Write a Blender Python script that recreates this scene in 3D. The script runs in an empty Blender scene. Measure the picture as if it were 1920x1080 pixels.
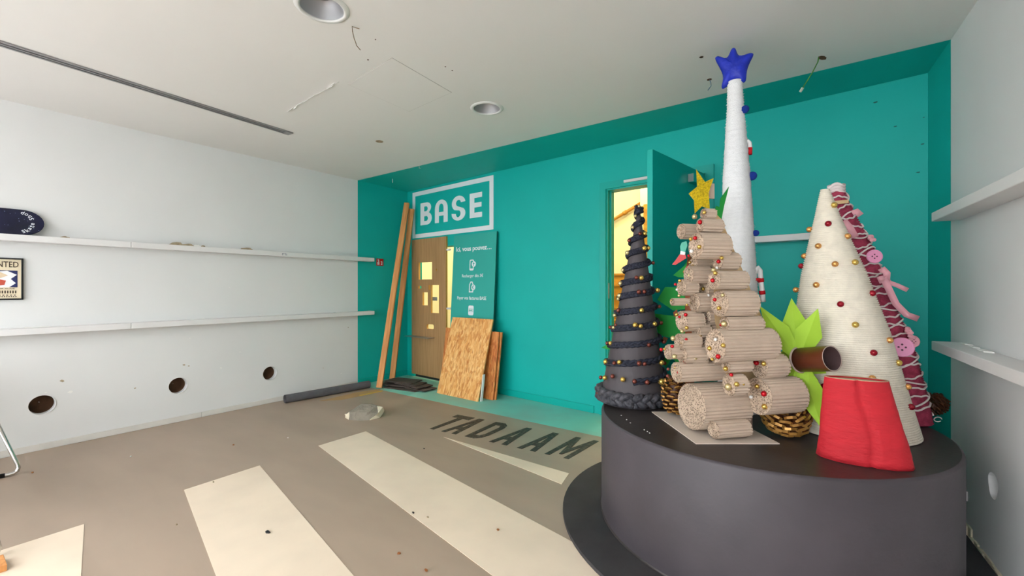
import bpy, bmesh, math, random
from mathutils import Vector, Matrix
from mathutils.geometry import tessellate_polygon
random.seed(7)
SC = bpy.context.scene
COL = SC.collection
# ------------------------------------------------------------------ camera
FPX = 823.0
TH = math.radians(35.87)
CT, ST = math.cos(TH), math.sin(TH)
CAMZ = 1.30
cam = bpy.data.cameras.new('camera'); camo = bpy.data.objects.new('camera', cam); COL.objects.link(camo)
cam.sensor_fit = 'HORIZONTAL'; cam.sensor_width = 36.0; cam.lens = FPX / 1920 * 36.0
cam.clip_start = 0.05; cam.clip_end = 200
camo.location = (0, 0, CAMZ); camo.rotation_euler = (math.pi / 2, 0, TH)
SC.camera = camo
# ------------------------------------------------------------------ world, daylight, exposure
w = bpy.data.worlds.new('world'); SC.world = w; w.use_nodes = True
bg = w.node_tree.nodes['Background']; bg.inputs['Color'].default_value = (0.94, 0.97, 1.0, 1); bg.inputs['Strength'].default_value = 2.2
SC.view_settings.view_transform = 'Standard'; SC.view_settings.look = 'None'
SC.view_settings.gamma = 1.0; SC.view_settings.use_curve_mapping = False
SC.view_settings.exposure = 1.75
def area(name, loc, rot, sx, sy, power, col):
    l = bpy.data.lights.new(name, 'AREA'); l.shape = 'RECTANGLE'; l.size = sx; l.size_y = sy; l.energy = power; l.color = col
    o = bpy.data.objects.new(name, l); COL.objects.link(o); o.location = loc; o.rotation_euler = rot
    return o
# overcast daylight entering through the shop window behind the camera
area('window_daylight', (-2.15, -2.35, 1.45), (math.pi / 2, 0, math.pi), 5.6, 2.5, 660, (0.885, 0.895, 1.0))
# added fill lamp, unseen outside the window, aimed up to brighten the ceiling
area('ceiling_fill', (-2.15, -2.45, 0.45), (math.radians(128), 0, math.pi), 5.6, 1.2, 470, (0.885, 0.89, 1.0))

# ------------------------------------------------------------------ geometry helpers
H = 2.743                       # ceiling height
XL = -5.13                      # left wall
YP = 3.56                       # where the teal paint begins
YF = -2.2                       # shop front
def yb(x): return 4.42 - 0.07 * (x + 5.14)          # back wall line
def xr(y): return 0.573 - 0.077 * (y - 3.545)       # right wall line
XRB = (0.573 - 0.077 * (4.42 - 0.07 * 5.14 - 3.545)) / (1 - 0.077 * 0.07); YRB = yb(XRB)
BD = Vector((1, -0.07, 0)).normalized()             # along the back wall, rightwards
BN = Vector((-0.07, -1, 0)).normalized()            # back wall normal, into the room
RD = Vector((-0.077, 1, 0)).normalized()            # along the right wall, away
RN = Vector((-1, -0.077, 0)).normalized()           # right wall normal, into the room
B0 = Vector((-5.14, 4.42, 0)); R0 = Vector((0.573, 3.545, 0))
C0 = Vector((0, 0, CAMZ))
def ray(u, v):
    r = (u - 960) / FPX
    return Vector((CT * r - ST, ST * r + CT, (540 - v) / FPX))
def dep(u, v, f): return C0 + ray(u, v) * f
def onz(u, v, z):
    d = ray(u, v); return C0 + d * ((z - CAMZ) / d.z)
def onp(u, v, p, n):
    d = ray(u, v); return C0 + d * ((p - C0).dot(n) / d.dot(n))
def onback(u, v, off=0.0): return onp(u, v, B0 + BN * off, BN)
def onleft(u, v, off=0.0): return onp(u, v, Vector((XL + off, 0, 0)), Vector((1, 0, 0)))
def onright(u, v, off=0.0): return onp(u, v, R0 + RN * off, RN)
def lf(lat, fwd, z=0.0): return Vector((CT * lat - ST * fwd, ST * lat + CT * fwd, z))
Z = Vector((0, 0, 1)); X = Vector((1, 0, 0)); Y = Vector((0, 1, 0))

def tag(o, label=None, cat=None, group=None, kind=None):
    if label: o['label'] = label
    if cat: o['category'] = cat
    if group: o['group'] = group
    if kind: o['kind'] = kind
    return o
def empty(name, loc, label=None, cat=None, group=None, kind=None):
    o = bpy.data.objects.new(name, None); COL.objects.link(o); o.location = loc; o.empty_display_size = 0.05
    return tag(o, label, cat, group, kind)
class MB:
    def __init__(s): s.v = []; s.f = []; s.m = []; s.s = []
    def add(s, vs, fs, mi=0, sm=False):
        b = len(s.v); s.v += [Vector(p) for p in vs]
        for f in fs: s.f.append([b + i for i in f]); s.m.append(mi); s.s.append(sm)
    def obox(s, o, ex, ey, ez, mi=0):
        o = Vector(o); ex = Vector(ex); ey = Vector(ey); ez = Vector(ez)
        vs = [o, o + ex, o + ex + ey, o + ey, o + ez, o + ex + ez, o + ex + ey + ez, o + ey + ez]
        fs = [(0, 3, 2, 1), (4, 5, 6, 7), (0, 1, 5, 4), (1, 2, 6, 5), (2, 3, 7, 6), (3, 0, 4, 7)]
        if ex.cross(ey).dot(ez) < 0: fs = [f[::-1] for f in fs]
        s.add(vs, fs, mi); return s
    def box(s, a, b, mi=0):
        a = [min(p, q) for p, q in zip(a, b)] if True else a
        return s
    def bx(s, x0, x1, y0, y1, z0, z1, mi=0):
        return s.obox((x0, y0, z0), (x1 - x0, 0, 0), (0, y1 - y0, 0), (0, 0, z1 - z0), mi)
    def tube(s, pts, r, seg=8, mi=0, closed=False, sm=True):
        pts = [Vector(p) for p in pts]; n = len(pts)
        rs = r if isinstance(r, (list, tuple)) else [r] * n
        vs = []; nrm = None
        for i, p in enumerate(pts):
            if closed: t = pts[(i + 1) % n] - pts[i - 1]
            else: t = pts[min(i + 1, n - 1)] - pts[max(i - 1, 0)]
            t = t.normalized() if t.length > 1e-9 else Z.copy()
            if nrm is None:
                a = Z if abs(t.z) < 0.9 else X
                nrm = (a - t * a.dot(t)).normalized()
            else:
                nrm = nrm - t * nrm.dot(t)
                nrm = nrm.normalized() if nrm.length > 1e-6 else t.orthogonal().normalized()
            bn = t.cross(nrm)
            for k in range(seg):
                a = 2 * math.pi * k / seg
                vs.append(p + (nrm * math.cos(a) + bn * math.sin(a)) * rs[i])
        fs = []
        for i in range(n if closed else n - 1):
            j = (i + 1) % n
            for k in range(seg):
                l = (k + 1) % seg
                fs.append((i * seg + k, i * seg + l, j * seg + l, j * seg + k))
        if not closed: fs.append(tuple(range(seg))[::-1]); fs.append(tuple((n - 1) * seg + k for k in range(seg)))
        s.add(vs, fs, mi, sm); return s
    def lathe(s, prof, c=(0, 0, 0), seg=24, mi=0, sm=True, cap0=True, cap1=True, ax=None, sx=1.0, sy=1.0):
        # prof: (r, z) or (r, z, dx, dy); ax: (ex, ey, ez) frame
        c = Vector(c); ex, ey, ez = ax if ax else (X, Y, Z)
        vs = []
        for q in prof:
            r, z = q[0], q[1]; dx, dy = (q[2], q[3]) if len(q) > 2 else (0, 0)
            for k in range(seg):
                a = 2 * math.pi * k / seg
                vs.append(c + ex * (dx + r * sx * math.cos(a)) + ey * (dy + r * sy * math.sin(a)) + ez * z)
        fs = []
        for i in range(len(prof) - 1):
            for k in range(seg):
                l = (k + 1) % seg
                fs.append((i * seg + k, i * seg + l, (i + 1) * seg + l, (i + 1) * seg + k))
        s.add(vs, fs, mi, sm)
        b = len(s.v) - len(vs)
        if cap0: s.f.append([b + k for k in range(seg)][::-1]); s.m.append(mi); s.s.append(False)
        if cap1:
            e = b + (len(prof) - 1) * seg
            s.f.append([e + k for k in range(seg)]); s.m.append(mi); s.s.append(False)
        return s
    def plate(s, outer, holes, o, ex, ey, th, mi=0, mside=None):
        # polygon with holes in the (ex, ey) plane at o, front face there, thickness th against the normal ex x ey
        o = Vector(o); n = ex.cross(ey).normalized(); mside = mi if mside is None else mside
        loops = [[Vector((p[0], p[1], 0)) for p in lp] for lp in [outer] + list(holes)]
        tris = tessellate_polygon(loops)
        flat = [p for lp in loops for p in lp]
        front = [o + ex * p.x + ey * p.y for p in flat]; back = [p - n * th for p in front]
        N = len(flat); fs = []
        for t in tris:
            a, b, c = [flat[i] for i in t]
            if (b - a).cross(c - a).z < 0: t = t[::-1]
            fs.append(tuple(t))
        if th > 0:
            s.add(front + back, fs + [tuple(i + N for i in f[::-1]) for f in fs], mi)
            bb = len(s.v) - 2 * N; st = 0
            for li, lp in enumerate(loops):
                m = len(lp); ar = sum(lp[i].x * lp[(i + 1) % m].y - lp[(i + 1) % m].x * lp[i].y for i in range(m))
                for i in range(m):
                    a = st + i; b = st + (i + 1) % m
                    q = [bb + a, bb + N + a, bb + N + b, bb + b]
                    flip = (ar < 0) != (li > 0)
                    s.f.append(q[::-1] if flip else q); s.m.append(mside); s.s.append(False)
                st += m
        else: s.add(front, fs, mi)
        return s
    def build(s, name, mats, parent=None, label=None, cat=None, group=None, kind=None, origin=None, bevel=0, subsurf=0, fixn=False):
        if not isinstance(mats, (list, tuple)): mats = [mats]
        if origin is None:
            if parent is not None:
                o = Vector((0, 0, 0)); q = parent
                while q is not None: o += Vector(q.location); q = q.parent
                origin = o
            else:
                if s.v:
                    origin = Vector(((min(p.x for p in s.v) + max(p.x for p in s.v)) / 2, (min(p.y for p in s.v) + max(p.y for p in s.v)) / 2, min(p.z for p in s.v)))
        me = bpy.data.meshes.new(name); me.from_pydata([p - origin for p in s.v], [], s.f)
        for m in mats: me.materials.append(M[m] if isinstance(m, str) else m)
        me.polygons.foreach_set('material_index', s.m); me.polygons.foreach_set('use_smooth', s.s)
        me.update()
        if fixn:
            bm = bmesh.new(); bm.from_mesh(me); bmesh.ops.recalc_face_normals(bm, faces=bm.faces[:]); bm.to_mesh(me); bm.free()
        ob = bpy.data.objects.new(name, me); COL.objects.link(ob)
        if parent is not None: ob.parent = parent
        else: ob.location = origin
        if bevel:
            b = ob.modifiers.new('bevel', 'BEVEL'); b.width = bevel; b.segments = 2; b.limit_method = 'ANGLE'; b.angle_limit = math.radians(40)
        if subsurf:
            b = ob.modifiers.new('subsurf', 'SUBSURF'); b.levels = subsurf; b.render_levels = subsurf
        return tag(ob, label, cat, group, kind)
def wloc(o):
    p = Vector((0, 0, 0))
    while o is not None: p += Vector(o.location); o = o.parent
    return p
def inst(name, mesh, pos, parent, scale=1.0, mat=None):
    o = bpy.data.objects.new(name, mesh); COL.objects.link(o); o.parent = parent
    o.location = Vector(pos) - wloc(parent); o.scale = (scale,) * 3 if not isinstance(scale, tuple) else scale
    return o
def circ(cx, cy, r, n=32, ry=None):
    ry = r if ry is None else ry
    return [(cx + r * math.cos(2 * math.pi * k / n), cy + ry * math.sin(2 * math.pi * k / n)) for k in range(n)]
def rect(x0, y0, x1, y1): return [(x0, y0), (x1, y0), (x1, y1), (x0, y1)]

# ------------------------------------------------------------------ materials
M = {}
def lin(c):
    return tuple(((x / 255) / 12.92 if x / 255 <= 0.04045 else ((x / 255 + 0.055) / 1.055) ** 2.4) for x in c) + (1.0,)
def mat(name, col, rough=0.6, metal=0.0, var=0.0, vscale=4.0, bump=0.0, bscale=60.0, col2=None, stretch=None, spec=0.4, trans=0.0, lo=0.35, hi=0.65, detail=4.0):
    m = bpy.data.materials.new(name); m.use_nodes = True; nt = m.node_tree; p = nt.nodes['Principled BSDF']
    p.inputs['Roughness'].default_value = rough; p.inputs['Metallic'].default_value = metal
    p.inputs['Specular IOR Level'].default_value = spec
    c = lin(col); p.inputs['Base Color'].default_value = c
    tc = nt.nodes.new('ShaderNodeTexCoord'); mp = nt.nodes.new('ShaderNodeMapping')
    nt.links.new(tc.outputs['Object'], mp.inputs['Vector'])
    if stretch: mp.inputs['Scale'].default_value = stretch
    if var or col2:
        nz = nt.nodes.new('ShaderNodeTexNoise'); nz.inputs['Scale'].default_value = vscale; nz.inputs['Detail'].default_value = detail
        nt.links.new(mp.outputs['Vector'], nz.inputs['Vector'])
        rp = nt.nodes.new('ShaderNodeValToRGB'); rp.color_ramp.elements[0].position = lo; rp.color_ramp.elements[1].position = hi
        c2 = lin(col2) if col2 else tuple(min(1, x * (1 - var)) for x in c[:3]) + (1,)
        rp.color_ramp.elements[0].color = c2; rp.color_ramp.elements[1].color = c
        nt.links.new(nz.outputs['Fac'], rp.inputs['Fac']); nt.links.new(rp.outputs['Color'], p.inputs['Base Color'])
    if bump:
        nb = nt.nodes.new('ShaderNodeTexNoise'); nb.inputs['Scale'].default_value = bscale; nb.inputs['Detail'].default_value = 3
        nt.links.new(mp.outputs['Vector'], nb.inputs['Vector'])
        bp = nt.nodes.new('ShaderNodeBump'); bp.inputs['Strength'].default_value = bump; bp.inputs['Distance'].default_value = 0.01
        nt.links.new(nb.outputs['Fac'], bp.inputs['Height']); nt.links.new(bp.outputs['Normal'], p.inputs['Normal'])
    M[name] = m; return m
TEAL = (0, 181, 172)
mat('white_wall', (226, 225, 224), 0.7, var=0.04, vscale=1.2, bump=0.03, bscale=220)
mat('ceiling_white', (232, 229, 225), 0.8, var=0.03, vscale=0.8)
mat('teal_paint', TEAL, 0.55, var=0.07, vscale=1.5, bump=0.03, bscale=220)
mat('teal_gloss', (0, 173, 162), 0.4, var=0.04, vscale=2)
mat('teal_floor', (134, 214, 200), 0.5, var=0.22, vscale=2.2, bump=0.05, bscale=60, col2=(146, 196, 184), lo=0.3, hi=0.6)
mat('floor_tan', (174, 154, 136), 0.45, var=0.13, vscale=1.6, bump=0.03, bscale=120, stretch=(0.6, 1.6, 1))
mat('floor_cream', (238, 219, 196), 0.5, var=0.1, vscale=3, lo=0.25, hi=0.6)
mat('letter_black', (62, 56, 50), 0.6, var=0.5, vscale=40, col2=(112, 100, 86), lo=0.26, hi=0.5)
mat('shelf_white', (228, 225, 224), 0.5, var=0.04, vscale=5)
mat('base_white', (219, 214, 207), 0.5, var=0.08, vscale=4)
mat('black_pedestal', (74, 68, 73), 0.5, var=0.25, vscale=2.5, bump=0.06, bscale=50)
mat('pedestal_top', (60, 54, 53), 0.42, var=0.3, vscale=5, bump=0.06, bscale=60)
mat('black_base', (62, 59, 61), 0.8, var=0.25, vscale=6, bump=0.1, bscale=90)
mat('cone_black', (76, 70, 74), 0.6, var=0.12, vscale=5, bump=0.05, bscale=60)
mat('braid_grey', (88, 86, 92), 0.6, var=0.6, vscale=50, bump=0.5, bscale=250, col2=(46, 46, 54))
mat('braid_navy', (44, 47, 64), 0.75, var=0.5, vscale=60, bump=0.5, bscale=250)
mat('bead_gold', (214, 178, 92), 0.22, metal=0.75)
mat('bead_pale', (208, 190, 140), 0.25, metal=0.6)
mat('bead_brown', (122, 64, 54), 0.25, metal=0.5)
mat('bead_red', (196, 22, 36), 0.2, metal=0.4)
mat('bead_crimson', (150, 12, 34), 0.2, metal=0.3)
mat('bead_copper', (226, 164, 96), 0.2, metal=0.7)
mat('bead_white', (235, 232, 228), 0.2, metal=0.0)
mat('cardboard', (205, 184, 164), 0.8, var=0.14, vscale=9, bump=0.1, bscale=150)
mat('cardboard_inner', (190, 162, 134), 0.8, var=0.2, vscale=14, bump=0.1, bscale=150)
mat('board_card', (214, 200, 186), 0.75, var=0.05, vscale=4)
mat('tan_board', (212, 180, 136), 0.8, var=0.1, vscale=8)
mat('yarn_white', (246, 246, 247), 0.9, var=0.05, vscale=30, bump=0.5, bscale=160, stretch=(1, 1, 2.2), spec=0.1)
mat('yarn_cream', (243, 234, 216), 0.9, var=0.1, vscale=30, bump=0.4, bscale=220, spec=0.1)
mat('yarn_pink', (184, 72, 98), 0.9, var=0.35, vscale=40, bump=0.6, bscale=160, spec=0.1)
mat('lace_white', (240, 226, 224), 0.9, var=0.1, vscale=40, bump=0.4, bscale=200)
mat('ribbon_pink', (240, 172, 184), 0.5, var=0.08, vscale=20)
mat('button_pink', (243, 160, 200), 0.35)
mat('dark_hole', (96, 50, 68), 0.6)
mat('blue_clay', (28, 52, 196), 0.45, var=0.3, vscale=14, bump=0.5, bscale=28)
mat('pom_blue', (30, 76, 206), 0.85, var=0.4, vscale=70, bump=0.8, bscale=140)
mat('cane_white', (244, 242, 242), 0.6)
mat('cane_red', (214, 20, 34), 0.7, bump=0.3, bscale=150)
mat('green_card', (18, 140, 50), 0.7, var=0.06, vscale=5)
mat('lime_card', (164, 204, 56), 0.65, var=0.1, vscale=6)
mat('tube_brown', (98, 46, 26), 0.35, var=0.25, vscale=9)
mat('tube_inner', (84, 62, 62), 0.8, var=0.2, vscale=12)
mat('tube_rim', (190, 170, 158), 0.8)
mat('red_crepe', (192, 32, 44), 0.75, var=0.14, vscale=9, bump=0.6, bscale=22, stretch=(1, 1, 2.5))
mat('pine_brown', (86, 46, 22), 0.5, var=0.4, vscale=30)
mat('pine_gold', (176, 128, 62), 0.35, metal=0.45, var=0.3, vscale=30)
mat('glitter_gold', (216, 186, 20), 0.35, metal=0.5, var=0.45, vscale=130, bump=0.7, bscale=260)
mat('wood_plank', (226, 160, 98), 0.65, var=0.3, vscale=3, stretch=(14, 14, 0.9), col2=(196, 128, 70), bump=0.08, bscale=20)
mat('plank_end', (170, 104, 58), 0.7, var=0.2, vscale=20)
mat('veneer', (184, 144, 98), 0.55, var=0.3, vscale=3, stretch=(22, 22, 0.7), col2=(164, 124, 82))
mat('veneer_edge', (206, 160, 84), 0.7)
mat('metal_grey', (178, 178, 178), 0.35, metal=0.7)
mat('chrome', (205, 203, 200), 0.18, metal=1.0)
mat('black_plastic', (34, 32, 36), 0.45)
mat('sign_teal', (50, 172, 160), 0.5, var=0.03, vscale=3)
mat('sign_white', (236, 240, 244), 0.55, var=0.02, vscale=3)
mat('sign_side', (14, 98, 90), 0.6)
mat('slate', (88, 76, 70), 0.75, var=0.4, vscale=10, bump=0.4, bscale=40)
mat('concrete', (142, 134, 120), 0.9, var=0.25, vscale=9, bump=0.6, bscale=50)
mat('plaster', (226, 214, 188), 0.9, var=0.12, vscale=12, bump=0.5, bscale=40)
mat('rug_grey', (96, 94, 98), 0.7, var=0.15, vscale=20)
mat('floor_bare', (186, 152, 104), 0.65, var=0.2, vscale=3, lo=0.3, hi=0.6)
mat('yellow_strip', (206, 168, 72), 0.6)
mat('red_sign', (196, 22, 32), 0.45)
mat('navy_deck', (18, 22, 54), 0.35, var=0.5, vscale=10)
mat('deck_speck', (136, 150, 190), 0.5)
mat('frame_black', (20, 20, 22), 0.4)
mat('paper_cream', (232, 216, 186), 0.7, var=0.05, vscale=6)
mat('ink_brown', (72, 58, 46), 0.7)
mat('ink_navy', (40, 44, 92), 0.7)
mat('ink_red', (196, 84, 66), 0.7)
mat('paper_white', (240, 238, 240), 0.7)
mat('paper_skin', (226, 200, 168), 0.7)
mat('slot_dark', (26, 26, 34), 0.6)
mat('slot_metal', (158, 156, 156), 0.4, metal=0.5)
mat('reflector', (176, 176, 178), 0.5, metal=0.7)
mat('hatch_gap', (172, 168, 162), 0.8)
mat('trim_white', (222, 221, 218), 0.5)
mat('lamp_glass', (216, 210, 200), 0.2)
mat('hole_brown', (104, 74, 52), 0.8, var=0.4, vscale=12)
mat('hole_plaster', (208, 200, 186), 0.9, var=0.15, vscale=14, bump=0.6, bscale=40)
mat('stair_wall', (240, 226, 184), 0.8, var=0.06, vscale=2)
mat('stair_wood', (196, 140, 44), 0.5, var=0.2, vscale=4, stretch=(1, 6, 6), col2=(170, 112, 30))
mat('stair_cream', (246, 230, 176), 0.5)
mat('wire_green', (70, 130, 46), 0.5)
mat('wire_blue', (70, 110, 140), 0.5)
mat('wire_brown', (112, 88, 54), 0.5)
mat('connector', (196, 206, 190), 0.4)
mat('paint_flake', (238, 236, 232), 0.8)
mat('rubble', (178, 160, 132), 0.9, var=0.3, vscale=30, bump=0.5, bscale=60)
mat('leaf_dead', (150, 92, 50), 0.8)
mat('figure_red', (218, 86, 88), 0.7)
mat('figure_mint', (98, 186, 164), 0.7)
mat('card_brown', (138, 76, 44), 0.7)
mat('window_frame', (70, 72, 74), 0.4, metal=0.4)
mat('street_grey', (150, 148, 144), 0.85, var=0.15, vscale=3)
def osb(name, a, b, c):
    m = bpy.data.materials.new(name); m.use_nodes = True; nt = m.node_tree; p = nt.nodes['Principled BSDF']; p.inputs['Roughness'].default_value = 0.55
    tc = nt.nodes.new('ShaderNodeTexCoord')
    prev = None
    cols = []
    for k, (rot, sc) in enumerate((((0.15, 0.5, 0.2), (34, 34, 8)), ((0.4, -0.7, 0.2), (30, 30, 7)))):
        mp = nt.nodes.new('ShaderNodeMapping'); mp.inputs['Rotation'].default_value = rot; mp.inputs['Scale'].default_value = sc
        nz = nt.nodes.new('ShaderNodeTexNoise'); nz.inputs['Scale'].default_value = 2.0
        nt.links.new(tc.outputs['Object'], nz.inputs['Vector'])
        mx = nt.nodes.new('ShaderNodeMixRGB'); mx.inputs['Fac'].default_value = 0.12
        nt.links.new(tc.outputs['Object'], mx.inputs['Color1']); nt.links.new(nz.outputs['Color'], mx.inputs['Color2'])
        nt.links.new(mx.outputs['Color'], mp.inputs['Vector'])
        vo = nt.nodes.new('ShaderNodeTexVoronoi'); vo.inputs['Scale'].default_value = 1.7
        nt.links.new(mp.outputs['Vector'], vo.inputs['Vector'])
        rp = nt.nodes.new('ShaderNodeValToRGB'); e = rp.color_ramp.elements
        e[0].position = 0.1; e[0].color = lin(c); e[1].position = 0.85; e[1].color = lin(a)
        q = e.new(0.42); q.color = lin(b)
        nt.links.new(vo.outputs['Color'], rp.inputs['Fac']); cols.append(rp)
        prev = vo
    mix = nt.nodes.new('ShaderNodeMixRGB'); mix.inputs['Fac'].default_value = 0.5
    nt.links.new(cols[0].outputs['Color'], mix.inputs['Color1']); nt.links.new(cols[1].outputs['Color'], mix.inputs['Color2'])
    nt.links.new(mix.outputs['Color'], p.inputs['Base Color'])
    bp = nt.nodes.new('ShaderNodeBump'); bp.inputs['Strength'].default_value = 0.25; bp.inputs['Distance'].default_value = 0.004
    nt.links.new(prev.outputs['Distance'], bp.inputs['Height']); nt.links.new(bp.outputs['Normal'], p.inputs['Normal'])
    M[name] = m
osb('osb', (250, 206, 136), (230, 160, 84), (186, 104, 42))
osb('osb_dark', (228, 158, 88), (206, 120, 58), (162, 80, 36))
def corr_end(name):
    # end of a corrugated roll: shade inside the flutes painted as dark cells, plus bump
    m = bpy.data.materials.new(name); m.use_nodes = True; nt = m.node_tree; p = nt.nodes['Principled BSDF']; p.inputs['Roughness'].default_value = 0.85
    tc = nt.nodes.new('ShaderNodeTexCoord'); vo = nt.nodes.new('ShaderNodeTexVoronoi'); vo.inputs['Scale'].default_value = 130
    nt.links.new(tc.outputs['Object'], vo.inputs['Vector'])
    rp = nt.nodes.new('ShaderNodeValToRGB'); e = rp.color_ramp.elements
    e[0].position = 0.2; e[0].color = lin((112, 94, 80)); e[1].position = 0.5; e[1].color = lin((198, 174, 152))
    nt.links.new(vo.outputs['Distance'], rp.inputs['Fac']); nt.links.new(rp.outputs['Color'], p.inputs['Base Color'])
    bp = nt.nodes.new('ShaderNodeBump'); bp.inputs['Strength'].default_value = 0.8; bp.inputs['Distance'].default_value = 0.006
    nt.links.new(vo.outputs['Distance'], bp.inputs['Height']); nt.links.new(bp.outputs['Normal'], p.inputs['Normal'])
    M[name] = m
corr_end('corrugated_end')
def glass(name):
    m = bpy.data.materials.new(name); m.use_nodes = True; nt = m.node_tree; nt.nodes.remove(nt.nodes['Principled BSDF'])
    out = nt.nodes['Material Output']; t = nt.nodes.new('ShaderNodeBsdfTransparent'); g = nt.nodes.new('ShaderNodeBsdfGlossy')
    g.inputs['Roughness'].default_value = 0.02; t.inputs['Color'].default_value = (0.95, 0.97, 0.96, 1)
    mx = nt.nodes.new('ShaderNodeMixShader'); mx.inputs['Fac'].default_value = 0.06
    nt.links.new(t.outputs[0], mx.inputs[1]); nt.links.new(g.outputs[0], mx.inputs[2]); nt.links.new(mx.outputs[0], out.inputs['Surface'])
    M[name] = m
glass('window_glass')
def emit(name, col, st):
    m = bpy.data.materials.new(name); m.use_nodes = True; p = m.node_tree.nodes['Principled BSDF']
    p.inputs['Base Color'].default_value = lin(col); p.inputs['Emission Color'].default_value = lin(col); p.inputs['Emission Strength'].default_value = st
    M[name] = m
emit('lamp_globe', (255, 240, 205), 4.0)

# sphere meshes for beads
def bead_mesh(name, m, r, seg=12, rings=8):
    b = MB(); b.lathe([(max(1e-4, r * math.sin(math.pi * i / rings)), -r * math.cos(math.pi * i / rings)) for i in range(rings + 1)], seg=seg, cap0=False, cap1=False)
    me = bpy.data.meshes.new(name); me.from_pydata(b.v, [], b.f); me.materials.append(M[m]); me.polygons.foreach_set('use_smooth', [True] * len(b.f)); me.update()
    return me
BEAD = {k: bead_mesh('bead_' + k, m, 1.0) for k, m in (('g', 'bead_gold'), ('p', 'bead_pale'), ('b', 'bead_brown'), ('r', 'bead_red'), ('c', 'bead_crimson'), ('o', 'bead_copper'), ('w', 'bead_white'))}
def text_mesh(s, size, extr=0.0008, offset=0.0):
    c = bpy.data.curves.new('text', 'FONT'); c.body = s; c.size = size; c.extrude = extr; c.offset = offset; c.resolution_u = 3
    c.align_x = 'CENTER'; c.align_y = 'CENTER'
    o = bpy.data.objects.new('text', c); COL.objects.link(o)
    dg = bpy.context.evaluated_depsgraph_get(); me = bpy.data.meshes.new_from_object(o.evaluated_get(dg))
    bpy.data.objects.remove(o); bpy.data.curves.remove(c)
    return me
def text(name, s, m, parent, pos, ex, ey, height, width=None, offset=0.0, label=None):
    me = text_mesh(s, 1.0, offset=offset); me.materials.clear(); me.materials.append(M[m])
    xs = [v.co.x for v in me.vertices]; ys = [v.co.y for v in me.vertices]
    w0 = max(xs) - min(xs); h0 = max(ys) - min(ys); cx = (max(xs) + min(xs)) / 2; cy = (max(ys) + min(ys)) / 2
    sy = height / h0; sx = width / w0 if width else sy
    ez = ex.cross(ey); po = wloc(parent)
    for v in me.vertices:
        p = pos + ex * ((v.co.x - cx) * sx) + ey * ((v.co.y - cy) * sy) + ez * v.co.z
        v.co = p - po
    o = bpy.data.objects.new(name, me); COL.objects.link(o); o.parent = parent
    if label: o['label'] = label
    return o

# ================================================================== THE ROOM
fl = MB()
fl.plate([(XL, YF), (xr(YF), YF), (xr(YP), YP), (XL, YP)], [], (0, 0, 0), X, Y, 0.08, 0)
fl.plate([(XL, YP), (xr(YP), YP), (XRB, YRB), (XL, yb(XL))], [], (0, 0, 0), X, Y, 0.08, 1)
floor = fl.build('floor', ['floor_tan', 'teal_floor'], kind='structure', origin=Vector((0, 0, 0)))
def fpoly(name, pts, m, h=0.002, parent=floor, label=None):
    return MB().plate([(p.x, p.y) for p in pts], [], (0, 0, h), X, Y, h * 0.9).build(name, m, parent, label=label)
def fp(u, v): return onz(u, v, 0)
def ext(a, b, k): return b + (b - a) * k
a, b = fp(597, 836), fp(686, 809)
fpoly('zebra_stripe', [a, fp(924, 1080) + (fp(924, 1080) - a) * 0.3, fp(1050, 1004) + (fp(1050, 1004) - b) * 0.75, b], 'floor_cream')
a, b = fp(345, 919), fp(487, 873)
fpoly('zebra_stripe', [a, ext(a, fp(405, 1080), 1.6), ext(b, fp(663, 1080), 0.55), b], 'floor_cream')
a, b = fp(-170, 1087), fp(158, 983)
fpoly('zebra_stripe', [a, a + (fp(152, 1080) - b) * 3.2, ext(b, fp(152, 1080), 2.6), b], 'floor_cream')
fpoly('cream_wedge', [fp(832, 819.5), fp(1053, 908), fp(1067, 888)], 'floor_cream')
fpoly('bare_patch', [fp(598, 752), fp(668, 736), fp(716, 729), fp(700, 738), fp(640, 750)], 'floor_bare', 0.0015)
fpoly('yellow_strip', [fp(674, 743), fp(717, 734), fp(718, 732), fp(674, 741)], 'yellow_strip', 0.003)
# TADAAM lettering, painted flat on the floor
def bl(u): return fp(u, 804 + (u - 806) * 0.2197)
def tl(u): return fp(u, 779 + (u - 864) * 0.1875)
def letter(cell, polys, holes=()):
    b0, b1, t0, t1 = bl(cell[0]), bl(cell[1]), tl(cell[2]), tl(cell[3])
    def mp(p): return (b0 + (b1 - b0) * p[0]) * (1 - p[1]) + (t0 + (t1 - t0) * p[0]) * p[1]
    mb = MB()
    for pl in polys:
        q = [mp(p) for p in pl]
        hs = [[(mp(p).x, mp(p).y) for p in h] for h in holes]
        mb.plate([(p.x, p.y) for p in q], hs, (0, 0, 0.003), X, Y, 0.0025)
    return mb
LT = [[(.36, 0), (.64, 0), (.64, .82), (1, .82), (1, 1), (0, 1), (0, .82), (.36, .82)]]
LA = [[(-.02, 0), (.27, 0), (.36, .24), (.64, .24), (.72, 0), (1.02, 0), (.68, 1), (.32, 1)]]
LAh = [[(.41, .4), (.59, .4), (.5, .78)]]
LD = [[(0, 0), (.62, 0), (.88, .1), (1, .26), (1, .74), (.88, .9), (.62, 1), (0, 1)]]
LDh = [[(.3, .17), (.58, .17), (.7, .28), (.7, .72), (.58, .83), (.3, .83)]]
LM = [[(0, 0), (.21, 0), (.21, .6), (.44, .12), (.56, .12), (.79, .6), (.79, 0), (1, 0), (1, 1), (.78, 1), (.5, .44), (.22, 1), (0, 1)]]
for cell, pl, hs in (((797, 822, 858, 890), LT, ()), ((828, 854, 890, 917), LA, LAh), ((871, 900, 930, 960), LD, LDh), ((917, 949, 978, 1007), LA, LAh), ((970, 1003, 1027, 1058), LA, LAh), ((1021, 1066, 1080, 1123), LM, ())):
    letter(cell, pl, hs).build('floor_letter', 'letter_black', floor)

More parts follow.
